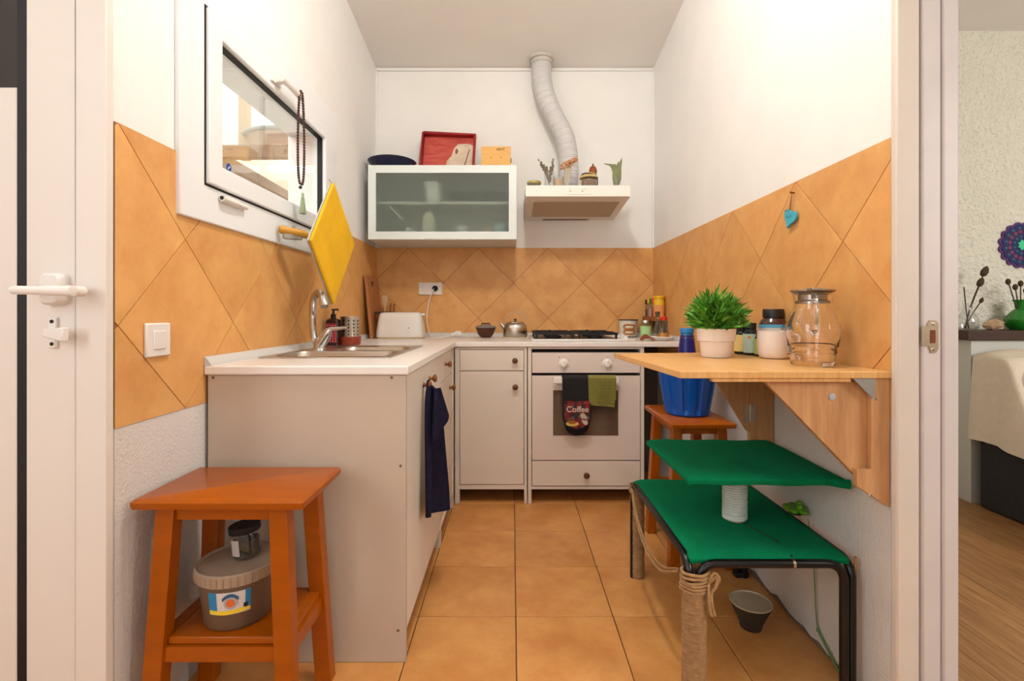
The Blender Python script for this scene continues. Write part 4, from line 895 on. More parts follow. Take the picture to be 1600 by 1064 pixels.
text_mesh('handwriting', 'MINT', .022, DARK, bxx, Matrix.Translation((wx(781.5, 3.06), 3.0592, wz(233.5, 3.06))) @ Matrix.Rotation(R(90), 4, 'X') @ Matrix.Rotation(R(4), 4, 'Z'))
for px in (766, 781.5): MB().lathe([(0, 0), (.003, 0), (.003, .0015)], n=8, T=Matrix.Translation((wx(px, 3.06), 3.0595, wz(246.5, 3.06))) @ Matrix.Rotation(R(90), 4, 'X')).obj('nail', DARK, bxx)
MB().box((wx(797, 3.06), 3.10, wz(250, 3.06)), (wx(797, 3.06)+.004, 3.12, wz(244, 3.06))).obj('hinge', DARK, bxx)

# ------------------------------------------------------------------ extractor hood and duct
HX0, HX1, HY0 = .0775, .6815, 2.83
HZ0, HZ1 = wz(307, HY0), wz(289.5, HY0)
ho = thing('extractor_hood', 'white extractor hood with grille above the gas hob', 'hood', (.38, 3.05, HZ0))
HOOD = mat('hood_white', rgb(240, 236, 228), .4)
HB = 1.655                                # underside at the wall
MB().loft([[(x, HY0, HZ0), (x, YB-.002, HB), (x, YB-.002, HZ1), (x, HY0, HZ1)] for x in (HX0, HX1)]).obj('casing', HOOD, ho, bevel=.002)
def und(x, t): return Vector((x, HY0 + (YB-.002-HY0)*t, HZ0 + (HB-HZ0)*t - .0012))
def wavemat(name, c1, c2, scale):
    m = bpy.data.materials.new(name); m.use_nodes = True; nt = m.node_tree; b = nt.nodes['Principled BSDF']; L = nt.links.new
    tc = nt.nodes.new('ShaderNodeTexCoord'); wv = nt.nodes.new('ShaderNodeTexWave'); wv.inputs['Scale'].default_value = scale; L(tc.outputs['Object'], wv.inputs['Vector'])
    r = nt.nodes.new('ShaderNodeValToRGB'); r.color_ramp.elements[0].color = c1; r.color_ramp.elements[1].color = c2; L(wv.outputs['Fac'], r.inputs[0]); L(r.outputs[0], b.inputs['Base Color']); b.inputs['Roughness'].default_value = .6
    return m
gx0, gx1 = .128, .640
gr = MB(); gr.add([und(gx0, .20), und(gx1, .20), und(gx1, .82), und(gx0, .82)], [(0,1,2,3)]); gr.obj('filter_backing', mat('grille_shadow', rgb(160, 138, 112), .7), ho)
gb = MB()
for k in range(64):
    x = gx0 + (gx1-gx0)*(k+.5)/64; gb.bar(und(x, .2) - Vector((0,0,.0015)), und(x, .82) - Vector((0,0,.0015)), .0042, .002)
gb.obj('grille_bars', mat('grille_beige', rgb(226, 208, 184), .6), ho)
ls = MB(); ls.add([und(.20, .92)+Vector((0,0,-.001)), und(.52, .92)+Vector((0,0,-.001)), und(.50, .985)+Vector((0,0,-.001)), und(.21, .985)+Vector((0,0,-.001))], [(0,1,2,3)]); ls.obj('lamp_cover', mat('hood_lamp_cover', rgb(138, 110, 84), .5), ho)
pn = MB().loft([rrect(wx(883, HY0), wx(925, HY0), wz(303.5, HY0), wz(294, HY0), .008, z) for z in (0, .002)], T=TXZ(HY0)).obj('switch_panel', mat('hood_switch_white', rgb(240, 236, 226), .35), ho)
for px, s in ((890, .010), (909, .012)):
    c = (wx(px, HY0), HY0-.002, wz(297.8, HY0))
    MB().lathe([(.007, 0), (.007, .004), (.0055, .006), (0, .006)], n=14, T=Matrix.Translation(c) @ Matrix.Rotation(R(90), 4, 'X')).obj('switch_button', HOOD, pn, smooth=True)
    MB().box((c[0]-.008, c[1]-.0006, c[2]+.008), (c[0]+.008+(.02 if px > 900 else 0), c[1]+.001, c[2]+.0095)).obj('switch_mark', mat('switch_grey', rgb(150, 140, 124), .6), pn)
du = thing('duct', 'white ribbed flexible duct rising from the hood to the ceiling', 'duct', (.3, 3.17, HZ1))
pth = cat_path([(.355, 3.16, HZ1+.002), (.357, 3.16, HZ1+.08), (wx(887, 3.16), 3.165, 2.0), (wx(882, 3.17), 3.17, 2.15), (wx(868, 3.19), 3.19, 2.28), (wx(853, 3.2), 3.2, 2.42), (wx(845.5, 3.21), 3.21, 2.56), (wx(845, 3.215), 3.215, ceil_z(3.215)-.03)], 40)
rr = [.0625 + .0024 * math.sin(i * 2 * math.pi / 3.7) for i in range(len(pth))]
MB().tube(pth, rr, 24).obj('hose', mat('grey_white_duct', rgb(212, 210, 210), .5), du, smooth=True, angle=60)
zc_ = ceil_z(3.215)
MB().lathe([(.060, -.035), (.068, -.034), (.070, -.012), (.080, -.010), (.084, .008), (0, .010)], (wx(845, 3.215), 3.215, zc_), 28).obj('collar', mat('grey_collar', rgb(196, 190, 180), .5), du, smooth=True)

# things on the hood
HT = HZ1
def hood_at(px, d=2.93): return wx(px, d), d
x, y = hood_at(833.5)
o = jar('low_jar', 'low glass jar with gold lid at left end of hood', 'jar', x, y, HT, .040, .046, THIN, mat('gold_lid', rgb(176, 160, 90), .3, .7), .014, cap_r=.042, neck=.039)
DRY = mat('dried_grass', rgb(126, 112, 88), .9, var=.25, vscale=50); PINK = mat('dried_peach_petals', rgb(170, 104, 56), .9, var=.1, vscale=60, col2=rgb(226, 176, 130)); PALE = mat('pale_dried_stem', rgb(214, 196, 164), .9); LEAF = mat('eucalyptus_leaf', rgb(124, 130, 92), .8, var=.12, vscale=20)
def vase(name, label, px, d, prof):
    x, y = wx(px, d), d
    o = thing(name, label, 'vase', (x, y, HT)); MB().lathe(prof, (x, y, HT), 18, open=True).obj('glass', THIN, o, smooth=True); return o, x, y
def spray(o, x, y, tips, r, mat_, buds=None, nm='stems'):
    m_ = MB()
    for dx, dy, h in tips:
        e = Vector((x+dx, y+dy, HT+h)); m_.tube(cat_path([(x-dx*.12, y-dy*.1, HT+.006), (x+dx*.25, y+dy*.25, HT+h*.5), e], 4), r, 5)
        if buds:
            for q in range(buds): 
                t = 1 - q*.09; m_.ball((x+dx*t*t+random.uniform(-.004,.004), y+dy*t+random.uniform(-.004,.004), HT+h*(1-q*.085)), random.uniform(.004,.007), 5, (1,1,1.6))
    m_.obj(nm, mat_, o)
o, x, y = vase('grass_vase', 'slim glass vase of grey dried grasses on the hood', 857, 2.95, [(0, .001), (.026, .001), (.028, .006), (.027, .07), (.034, .11)])
spray(o, x, y, [(-.062, -.01, .180), (-.045, .01, .165), (-.03, 0, .150), (-.01, .01, .14), (.005, -.01, .135), (.028, 0, .185), (.03, .01, .15), (.018, -.01, .12), (-.02, -.015, .12), (-.05, -.01, .15)], .0016, DRY, 7)
x, y = hood_at(871.5, 2.91)
cg = thing('candle_glass', 'peach candle in a small tumbler on the hood', 'candle', (x, y, HT))
MB().lathe([(0, .001), (.028, .001), (.030, .005), (.032, .072), (.030, .072), (.028, .008), (0, .008)], (x, y, HT), 20).obj('glass', THIN, cg, smooth=True)
MB().lathe([(0, .0085), (.0275, .0085), (.029, .052), (0, .052)], (x, y, HT), 18).obj('wax', mat('peach_wax', rgb(228, 186, 150), .6), cg, smooth=True)
o, x, y = vase('flower_vase', 'glass vase of dried peach flowers in front of the duct', 886, 2.92, [(0, .001), (.028, .001), (.030, .006), (.026, .06), (.022, .10), (.028, .125)])
spray(o, x, y, [(-.018, 0, .14), (-.004, -.01, .15), (.01, .0, .155), (.03, 0, .18), (.02, .01, .16)], .0045, PALE)
pm = MB()
for k in range(46):
    t = random.random(); pm.ball((x-.034+.092*t+random.uniform(-.008,.008), y+random.uniform(-.02,.012), HT+.135+.055*t*t+random.uniform(-.018,.018)), random.uniform(.005,.012), 5, (1,1,.7))
pm.obj('petals', PINK, o)
x, y = hood_at(919, 2.93)
fj = thing('fabric_top_jar', 'round jar with striped fabric cap on the hood', 'jar', (x, y, HT))
MB().lathe([(0, .001), (.038, .001), (.046, .008), (.048, .05), (.042, .070), (.036, .078)], (x, y, HT), 22).obj('glass', THIN, fj, smooth=True)
MB().lathe([(0, .003), (.036, .003), (.043, .01), (.044, .055), (0, .058)], (x, y, HT), 18).obj('contents', mat('brown_grain', rgb(132, 104, 80), .9, var=.35, vscale=140), fj, smooth=True)
MB().lathe([(.056, .066), (.051, .078), (.042, .084), (.044, .092), (.02, .098), (0, .099)], (x, y, HT), 22).obj('fabric_cap', mat('striped_cap_cloth', rgb(196, 172, 112), .9, var=.3, vscale=50, stretch=(1,1,6)), fj, smooth=True)
MB().tube([(x+.043*math.cos(a), y+.043*math.sin(a), HT+.084+.004*math.sin(2*a)) for a in [2*math.pi*k/24 for k in range(24)]], .0035, 6, closed=True).tube(cat_path([(x+.036, y-.016, HT+.084), (x+.048, y-.02, HT+.05), (x+.044, y-.02, HT+.01)], 4), .0035, 6).obj('ribbon', mat('black_ribbon', rgb(40, 32, 30), .7), fj, smooth=True)
x, y = hood_at(925.5, 3.04)
pmx = thing('pepper_mill', 'turned brown wooden pepper mill behind the fabric-capped jar', 'pepper mill', (x, y, HT))
MB().lathe([(0, .001), (.028, .001), (.028, .02), (.019, .05), (.016, .08), (.022, .10), (.022, .112), (.018, .114), (.018, .118), (.023, .126), (.025, .145), (.018, .166), (.008, .174), (0, .175)], (x, y, HT), 22).obj('body', mat('banded_mill_wood', rgb(146, 66, 20), .3, var=.35, vscale=12, stretch=(1,1,5)), pmx, smooth=True)
MB().lathe([(.003, .174), (.004, .180), (.006, .184), (0, .188)], (x, y, HT), 10).obj('top_nut', BLACK, pmx, smooth=True)
o, x, y = vase('leaf_vase', 'small glass vase with long dry green leaves on hood', 962.5, 2.92, [(0, .001), (.024, .001), (.025, .006), (.022, .05), (.026, .07)])
lv_ = []
for dx, h, wd, lean in ((-.075, .150, .016, -1), (-.012, .150, .024, 0), (.012, .165, .022, 0), (.030, .185, .014, 1), (.0, .12, .024, 0)):
    b0 = Vector((x, y, HT+.02)); e = Vector((x+dx, y-.012+.02*random.random(), HT+h)); mid = Vector((x+dx*.25, y-.01, HT+h*.85 if lean < 0 else HT+h*.55))
    cv = cat_path([b0, mid, e], 5); nn = len(cv)
    def lfn(u, v, cv=cv, nn=nn, wd=wd):
        i = min(nn-1, int(round(v*(nn-1)))); ww = wd*math.sin(math.pi*min(1, .12+.88*v))**.8; 
        return cv[i] + Vector((ww*(u-.5)*2.1, -.006*math.cos((u-.5)*3), ww*(u-.5)*.5))
    MB().sheet(lfn, 4, nn-1, .0012).obj('leaf', LEAF, o, smooth=True)

# ------------------------------------------------------------------ wall things
swx = thing('light_switch', 'white light switch on the left wall tiles', 'switch', (XL+.005, 1.252, wz(531, 1.252)))
z = wz(531, 1.252)
MB().box((XL+.005, 1.210, z-.043), (XL+.014, 1.296, z+.043)).obj('plate', WHITEP, swx, bevel=.004)
MB().box((XL+.013, 1.232, z-.024), (XL+.018, 1.274, z+.024)).obj('rocker', WHITEP, swx, bevel=.003)
# heart on the right wall
hy, hz_ = 1.653, 1.352
he = thing('heart_ornament', 'turquoise wooden heart hanging from a nail on right tiles', 'ornament', (XR-.008, hy, hz_))
TRW = lambda xo: Matrix(((0,0,-1,xo),(1,0,0,0),(0,1,0,0),(0,0,0,1)))
hp = []
for k in range(36):
    t = 2*math.pi*k/36; 
    a1, b1 = .0022*16*math.sin(t)**3, .0021*(13*math.cos(t)-5*math.cos(2*t)-2*math.cos(3*t)-math.cos(4*t)); ca, sa = math.cos(R(24)), math.sin(R(24))
    hp.append((hy - (a1*ca + b1*sa), hz_ + b1*ca - a1*sa))
MB().prism([p for p in hp], .007, TRW(XR-.012)).obj('heart', mat('turquoise_paint', rgb(70, 172, 196), .5), he)
mk = MB()
for i in range(6): mk.bar((XR-.0193, hy-.018+.006*i, hz_+.000), (XR-.0193, hy-.015+.006*i, hz_+.006*((i % 2)+.5)), .0012, .0008, (1,0,0))
mk.obj('lettering_marks', mat('dark_blue_ink', rgb(24, 70, 90), .6), he)
MB().tube([(XR-.016, hy, hz_+.022), (XR-.014, hy-.006, hz_+.08)], .0012, 5).tube([(XR-.016, hy+.004, hz_+.022), (XR-.014, hy-.006, hz_+.08)], .0012, 5).tube([(XR-.018, hy+.03, hz_+.029), (XR-.018, hy, hz_+.026)], .0015, 5).obj('string', mat('brown_string', rgb(120, 80, 30), .9), he)
MB().tube([(XR-.004, hy-.006, hz_+.082), (XR-.020, hy-.006, hz_+.084)], .003, 8).obj('nail', mat('brass_nail', rgb(140, 100, 40), .4, .6), he)
# prayer beads on the window handle
pb = thing('prayer_beads', 'string of dark wooden prayer beads hanging from the window handle', 'beads', (XL+.085, 1.95, 1.6))
bx_, by_ = XL + .074, 1.955
lp = []
zt_, zb_ = 1.912, 1.545
raw = []
for k in range(400):
    t = k/400*2*math.pi; q = math.sin(t); c = math.cos(t)
    raw.append(Vector((bx_ + .006*q, by_ + .020*math.copysign(abs(q)**.4, q)*(.75 - .25*c), (zt_+zb_)/2 + (zt_-zb_)/2*c)))
acc = 0
for k in range(400):
    acc += (raw[(k+1) % 400] - raw[k]).length
    if acc >= .0094: lp.append(raw[k]); acc = 0
bm_ = MB()
for p in lp: bm_.ball(p, .0058, 6)
tag(bm_.obj('bead_string', mat('dark_bead_wood', rgb(70, 36, 30), .4, var=.2, vscale=80), pb, smooth=True), kind='stuff')
MB().tube([(bx_, by_+.012, 1.56), (bx_, by_+.016, 1.50)], .001, 5).obj('cord', WHITEP, pb)
tsl = MB().lathe([(.001, .0), (.005, -.006), (.005, -.018), (.007, -.022), (.013, -.085), (.0, -.086)], (bx_, by_+.016, 1.515), 10)
tsl.obj('tassel', mat('sage_tassel', rgb(140, 152, 118), .9, var=.25, vscale=90, stretch=(1,1,.1)), pb, smooth=True)
MB().ball((bx_, by_-.006, 1.530), .007, 6).obj('guru_bead', mat('dark_metal_bead', rgb(50, 42, 40), .3, .6), pb, smooth=True)
# yellow float hung by its corner
yf = thing('plastering_float', 'yellow felt-faced square float hung by a corner beside window', 'float', (-.70, 1.90, 1.31))
Cy = Vector((wx(517, 2.0), 2.0, wz(378, 2.0))); a_ = .236
nrm = Vector((1, .0, .0)).normalized(); uu = Vector((0, 1, 0)); vv = Vector((0, 0, 1))
dia = [Cy - uu*a_*.96 - vv*.027, Cy - vv*(a_+.018), Cy + uu*a_*1.12 + vv*.026, Cy + vv*(a_+.006)]
MB().loft([[p for p in dia], [p + nrm*.012 for p in dia]]).obj('felt_face', YEL, yf, bevel=.004)
di2 = [Cy + (p-Cy)*1.0 - nrm*.0 for p in dia]
MB().loft([[p - nrm*.007 for p in di2], [p - nrm*.0005 for p in di2]]).obj('backing_plate', mat('pale_grey_backing', rgb(176, 170, 156), .6), yf)
hs, he_ = Cy - nrm*.010 + Vector((0, -.03, .0)), Vector((XL+.030, 1.862, 1.345))
dv = (he_ - hs)
MB().tube([hs + dv*t for t in (0, .3, .42)], [.012, .012, .014], 10).obj('shank', STEEL, yf, smooth=True)
MB().tube([hs + dv*t + Vector((0,0,.006)) for t in (.40, .45, .6, .8, .95, 1.0)], [.010, .015, .016, .0145, .017, .012], 12).obj('handle', mat('yellow_wood_handle', rgb(196, 142, 48), .45, var=.1, vscale=20), yf, smooth=True)
MB().box((-.035, -.010, -.024), (.035, .010, .0), Matrix.Translation(hs + dv*.72) @ Matrix.Rotation(math.atan2(-dv.y, -dv.x), 4, 'Z')).obj('clear_guard', mat('clear_guard_plastic', rgb(190, 184, 170), .2, trans=.6), yf, bevel=.005)
MB().tube([Cy + vv*a_*.985 + nrm*.006, Cy + vv*(a_+.018) + Vector((-.01, 0, 0))], .002, 6).obj('hanging_loop', JUTE, yf)

# ------------------------------------------------------------------ fold-down table on the right wall
TT = .886
ft = thing('folding_table', 'beech wall-mounted drop-leaf table on triangular brackets', 'table', (.68, 1.5, .5))
poly = [(.417, 1.222), (XR-.007, 1.222), (XR-.007, 1.812), (.372, 1.795)]
MB().prism(poly, .017, Matrix.Translation((0, 0, TT-.017))).obj('table_top', BEECH, ft, bevel=.0015)
MB().box((.50, 1.2275, TT-.026), (.845, 1.2450, TT-.0172)).obj('cleat', BEECH, ft)
def bracket(y, xl, zlow, blow, th=.017):
    xb = XR-.0075
    MB().prism([(xl, TT-.0275), (xb-.040, zlow), (xb-.030, zlow), (xb-.030, TT-.0275)], th, TXZ(y+th)).obj('bracket_panel', BEECHV, ft, bevel=.001)
    return xb
bracket(1.246, .640, .585, .5)
MB().prism([(.898, TT-.0178), (.898, .640), (.862, .640), (.862, .598), (XR-.012, .548), (XR-.0055, .548), (XR-.0055, TT-.0178)], .016, TXZ(1.2455)).obj('wall_batten', BEECHV, ft, bevel=.001)
MB().prism([(.690, TT-.0275), (.850, .605), (.856, .605), (.856, TT-.0275)], .017, TXZ(1.792)).obj('bracket_panel', BEECHV, ft, bevel=.001)
MB().box((.8575, 1.775, .565), (XR-.0055, 1.795, TT-.0175)).obj('wall_batten', BEECHV, ft)
hg = MB().box((.838, 1.772, .640), (.856, 1.775, .702)).box((.858, 1.772, .640), (.876, 1.775, .702)).tube([(.857, 1.770, .640), (.857, 1.770, .702)], .004, 8)
hg.obj('hinge', STEEL, ft)
MB().prism([(.850, TT-.0178), (.905, TT-.0178), (.905, TT-.066), (.897, TT-.066)], .0025, TXZ(1.2290)).obj('metal_angle', mat('galvanised_steel', rgb(176, 174, 170), .4, .9), ft)
MB().lathe([(0, 0), (.0085, 0), (.0085, .002), (.006, .003), (0, .003)], n=16, T=Matrix.Translation((wx(1299, 1.246), 1.246, wz(620, 1.246))) @ Matrix.Rotation(R(90), 4, 'X')).obj('catch_button', mat('grey_blue_button', rgb(172, 178, 190), .4), ft)
for px, py in ((1367, 623), (1360, 774)): MB().lathe([(0, 0), (.004, 0), (.003, .001), (0, .001)], n=10, T=Matrix.Translation((wx(px, 1.229), 1.2295, wz(py, 1.229))) @ Matrix.Rotation(R(90), 4, 'X')).obj('screw', STEEL, ft)

# on the table
px_, py_ = .676, 1.63
pt = thing('potted_plant', 'green grass-like plant in a white stepped pot on table', 'plant', (px_, py_, TT))
POT = mat('white_pot_glaze', rgb(238, 226, 218), .4)
MB().lathe([(0, .001), (.044, .001), (.0475, .006), (.0515, .052), (.0585, .055), (.0615, .092), (.0625, .095), (.058, .095), (.055, .06), (0, .06)], (px_, py_, TT), 36).obj('pot', POT, pt, smooth=True)
MB().lathe([(0, .078), (.057, .078)], (px_, py_, TT), 20).obj('soil', mat('dark_soil', rgb(34, 30, 20), .9), pt)
fo = MB(); random.seed(11)
for k in range(820):
    a = random.uniform(0, 2*math.pi); ph = math.acos(random.uniform(-.12, 1.0)); q = random.uniform(.25, 1.0) ** .6
    r0 = .04*math.sqrt(random.random()); base = Vector((px_ + r0*math.cos(a), py_ + r0*math.sin(a), TT+.085))
    st0 = Vector((px_ + .078*q*math.cos(a)*math.sin(ph), py_ + .078*q*math.sin(a)*math.sin(ph), TT + .105 + .088*q*math.cos(ph)))
    dr_ = Vector((math.cos(a)*math.sin(ph) + random.uniform(-.7,.7), math.sin(a)*math.sin(ph) + random.uniform(-.7,.7), math.cos(ph)*.8 + random.uniform(-.1,.7))).normalized()
    ln = random.uniform(.032, .060); wd = random.uniform(.0036, .0060); sd = dr_.cross(Vector((random.uniform(-1,1), random.uniform(-1,1), .4))).normalized()
    up = sd.cross(dr_)
    p0, p1, p2 = st0, st0 + dr_*ln*.5 + up*ln*.08, st0 + dr_*ln
    if math.hypot(p2.x - px_, p2.y - py_) > .112 or (math.hypot(st0.x - px_, st0.y - py_) < .064 and st0.z < TT + .097): continue
    p2.z = max(p2.z, TT+.092)
    fo.add([p0 - sd*wd*.4, p0 + sd*wd*.4, p1 + sd*wd, p1 - sd*wd, p2 + sd*wd*.05, p2 - sd*wd*.05], [(0,1,2,3), (3,2,4,5)])
    if k % 4 == 0: fo.tube([base - Vector((0,0,.01)), st0], .0012, 4)
LG = mat('leaf_green', rgb(44, 116, 22), .45, var=.3, vscale=25, col2=rgb(112, 176, 56))
tag(fo.obj('foliage', LG, pt), kind='stuff')
ax, ay = wx(1208, 1.585), 1.585
mg = thing('white_mug', 'white mug with a sleepy face drawn on it, on table', 'mug', (ax, ay, TT))
MUG = mat('matt_white_mug', rgb(238, 224, 214), .45)
MB().lathe([(0, .001), (.036, .001), (.043, .006), (.047, .018), (.049, .05), (.0485, .088), (.0465, .088), (.046, .05), (.04, .01), (0, .008)], (ax, ay, TT), 36).obj('mug_body', MUG, mg, smooth=True)
MB().tube(cat_path([(ax+.046, ay-.006, TT+.07), (ax+.066, ay-.01, TT+.068), (ax+.072, ay-.011, TT+.045), (ax+.062, ay-.01, TT+.022), (ax+.045, ay-.006, TT+.02)], 5), .005, 9).obj('handle', MUG, mg, smooth=True)
INK = mat('dark_ink', rgb(60, 44, 44), .6)
fm = MB()
for x0 in (.022, .040):
    fm.tube([on_cyl(ax, ay, .0492, x0 + .0055*math.cos(math.pi*k/8), TT+.066 - .004*math.sin(math.pi*k/8)) for k in range(9)], .0006, 5)
fm.tube([on_cyl(ax, ay, .0492, .031 + .003*math.cos(math.pi*k/6), TT+.059 - .0015*math.sin(math.pi*k/6)) for k in range(7)], .0005, 5)
for k in range(6): fm.tube([on_cyl(ax, ay, .0474, .018 + .0042*k, TT+.0165), on_cyl(ax, ay, .0474, .0205 + .0042*k, TT+.0195)], .0005, 4)
fm.obj('drawn_face', INK, mg)
# supplement bottles
def pill(name, label, x, y, r, h, body, cap, labs):
    o = thing(name, label, 'bottle', (x, y, TT))
    MB().lathe([(0, .001), (r*.95, .001), (r, .004), (r, h*.66), (r*.9, h*.74), (r*.68, h*.80), (r*.66, h*.82)], (x, y, TT), 26).obj('bottle_body', body, o, smooth=True)
    MB().lathe([(r*.74, h*.81), (r*.74, h*.98), (r*.70, h), (0, h)], (x, y, TT), 26).obj('cap', cap, o, smooth=True)
    for nm, m_, z0, z1 in labs: MB().lathe([(r+.0005, h*z0), (r+.0005, h*z1)], (x, y, TT), 30).obj(nm, m_, o, smooth=True)
    return o
BRN = mat('brown_bottle', rgb(66, 26, 16), .15, coat=.4); BCAP = mat('black_screw_cap', rgb(22, 18, 18), .4); DKB = mat('dark_green_bottle', rgb(26, 32, 30), .2)
LBL, LWH = mat('sky_blue_label', rgb(92, 176, 214), .5), mat('white_label', rgb(226, 224, 218), .5)
o = pill('supplement_bottle', 'large brown bottle with blue and white label behind the mug', wx(1207, 1.72), 1.72, .0455, .160, BRN, BCAP, [('label', LWH, .12, .60), ('label_band', LBL, .592, .665)])
bx_, by_ = wx(1207, 1.72), 1.72
MB().tube([on_cyl(bx_, by_, .0463, .013 + .0085*math.cos(2*math.pi*k/20), TT+.0975 + .0085*math.sin(2*math.pi*k/20)) for k in range(20)], .0014, 5, closed=True).obj('label_ring', mat('ring_blue', rgb(60, 130, 180), .5), o)
YLB, MLB, LLB = mat('cream_yellow_label', rgb(240, 214, 140), .5), mat('mint_label', rgb(196, 224, 214), .5), mat('lime_label', rgb(190, 204, 96), .5)
ORG, PUR = mat('orange_dot', rgb(236, 140, 48), .5), mat('purple_dot', rgb(130, 60, 110), .5)
def dots(o, x, y, r, lst):
    for xo, zz, s, m_ in lst:
        c = Vector(on_cyl(x, y, r+.0007, xo, TT+zz)); n = Vector((c.x-x, c.y-y, 0)).normalized()
        MB().lathe([(0, 0), (s, 0), (s, .0004)], n=12, T=Matrix.Translation(c) @ n.to_track_quat('Z', 'Y').to_matrix().to_4x4()).obj('label_dot', m_, o)
x, y = wx(1157.5, 1.755), 1.755
o = pill('vitamin_bottle', 'small dark bottle with yellow label nearest the plant pot', x, y, .024, .102, DKB, BCAP, [('label', YLB, .10, .68)]); dots(o, x, y, .024, [(.006, .022, .004, PUR), (.008, .055, .004, PUR), (-.002, .040, .0012, INK), (-.006, .040, .0012, INK), (.002, .040, .0012, INK)])
x, y = wx(1172, 1.715), 1.715
o = pill('vitamin_bottle', 'small dark bottle with mint label and orange dots on table', x, y, .0245, .112, DKB, BCAP, [('label', MLB, .08, .66)]); dots(o, x, y, .0245, [(.008, .022, .0045, ORG), (-.016, .062, .005, ORG), (0, .045, .0012, INK), (.004, .045, .0012, INK), (-.004, .045, .0012, INK), (.008, .045, .0012, INK)])
x, y = wx(1187, 1.665), 1.665
o = pill('vitamin_bottle', 'small dark bottle with lime label tucked behind the mug', x, y, .018, .085, DKB, BCAP, [('label', LLB, .08, .70)])
# glass jug
jx, jy = .838, 1.372
jg = thing('glass_jug', 'clear ridged glass jug with steel lid near the table edge', 'jug', (jx, jy, TT))
out = [(0, .001), (.052, .001), (.055, .006), (.0545, .020), (.056, .022), (.055, .034), (.058, .036), (.0575, .050), (.062, .053), (.063, .066), (.066, .078), (.068, .095), (.066, .115), (.058, .135), (.050, .150), (.047, .165), (.048, .190), (.051, .200)]
inn = [(.048, .200), (.0455, .190), (.0445, .165), (.0475, .150), (.0555, .134), (.0635, .114), (.0655, .095), (.0635, .079), (.0595, .066), (.055, .050), (.0525, .036), (.052, .022), (.050, .014), (0, .013)]
MB().lathe(out + inn, (jx, jy, TT), 48).obj('jug_body', GLASS, jg, smooth=True, angle=50)
MB().tube(cat_path([(jx-.47*q, jy-.88*q, TT+zq) for q, zq in ((.046, .192), (.070, .190), (.086, .165), (.090, .13), (.082, .10), (.066, .092))], 6), .0075, 12).obj('handle', GLASS, jg, smooth=True)
LID = mat('satin_steel_lid', rgb(170, 160, 150), .3, .85)
ld = MB().lathe([(0, .172), (.043, .172), (.043, .178), (.036, .182), (.036, .196), (.050, .203), (.055, .206), (.055, .210), (.03, .212), (0, .212)], (jx, jy, TT), 36).obj('lid', LID, jg, smooth=True)
MB().box((jx-.040, jy-.066, TT+.206), (jx-.012, jy-.030, TT+.213)).obj('lid_tab', LID, ld, bevel=.002)

# ------------------------------------------------------------------ stools
def make_stool(label):
    o = thing('wooden_stool', label, 'stool', (0, 0, 0), 'orange stained wooden stools')
    h = .593
    MB().loft([rrect(-.2, .2, -.128, .128, .006, h-.021), rrect(-.203, .203, -.131, .131, .008, h-.012), rrect(-.203, .203, -.131, .131, .008, h-.005), rrect(-.197, .197, -.125, .125, .006, h)]).obj('top', STOOL, o, smooth=True)
    for sx in (-1, 1):
        for sy in (-1, 1):
            a, b = Vector((sx*.134, sy*.090, h-.0215)), Vector((sx*.164, sy*.112, 0))
            q = lambda p, s1, s2: [(p.x-s1/2, p.y-s2/2, p.z), (p.x+s1/2, p.y-s2/2, p.z), (p.x+s1/2, p.y+s2/2, p.z), (p.x-s1/2, p.y+s2/2, p.z)]
            MB().loft([q(b, .044, .038), q(a, .044, .038)]).obj('leg', STOOL, o, bevel=.002)
    def at(z): t = 1 - z/(h-.0215); return .134 + .030*t, .090 + .022*t
    ux, uy = at(.55)
    for s in (-1, 1):
        MB().box((-ux+.018, s*uy-.010, .538), (ux-.018, s*uy+.010, h-.0215)).obj('apron', STOOL, o)
        MB().box((s*ux-.010, -uy+.018, .538), (s*ux+.010, uy-.018, h-.0215)).obj('apron', STOOL, o)
    ux, uy = at(.23)
    for s in (-1, 1):
        MB().box((-ux+.020, s*uy-.012, .208), (ux-.020, s*uy+.012, .243)).obj('rail', STOOL, o)
        MB().box((s*ux-.012, -uy+.018, .208), (s*ux+.012, uy-.018, .243)).obj('rail', STOOL, o)
    ux, uy = at(.25)
    MB().box((-ux+.023, -uy-.005, .244), (ux-.023, uy+.005, .262)).obj('shelf', STOOL, o, bevel=.003)
    sx_ = MB()
    MB().box((-ux-.006, -uy+.020, .2435), (-ux+.0228, uy-.020, .262)).obj('shelf_edge', STOOL, o)
    MB().box((ux-.0228, -uy+.020, .2435), (ux+.006, uy-.020, .262)).obj('shelf_edge', STOOL, o)
    return o
st1 = make_stool('orange stained stool with shelf in front of the sink cabinet')
st2 = copy_tree(st1); st2['label'] = 'orange stained stool under the blue pot by right wall'
st1.location = (-.690, 1.276, 0)
st2.location = (.765, 2.158, 0); st2.rotation_euler.z = R(90)

# bucket and jar on the stool shelf
ux, uy, uz = -.700, 1.262, .2625
bk = thing('plastic_tub', 'translucent plastic tub with blue and yellow label on stool shelf', 'tub', (ux, uy, uz))
TUB = mat('cloudy_plastic', rgb(140, 116, 96), .35, trans=.4, ior=1.2)
MB().lathe([(0, .001), (.074, .001), (.078, .006), (.090, .118), (.087, .118), (.075, .008), (0, .007)], (ux, uy, uz), 40).obj('tub_body', TUB, bk, smooth=True)
MB().lathe([(0, .0075), (.072, .0075), (.082, .085), (0, .085)], (ux, uy, uz), 30).obj('contents', mat('brown_seed', rgb(92, 68, 50), .95, var=.4, vscale=160), bk, smooth=True)
MB().lathe([(.092, .112), (.097, .114), (.098, .140), (.094, .143), (.091, .137), (0, .134)], (ux, uy, uz), 40).obj('lid', mat('cloudy_lid', rgb(160, 138, 118), .4), bk, smooth=True)
rb = MB()
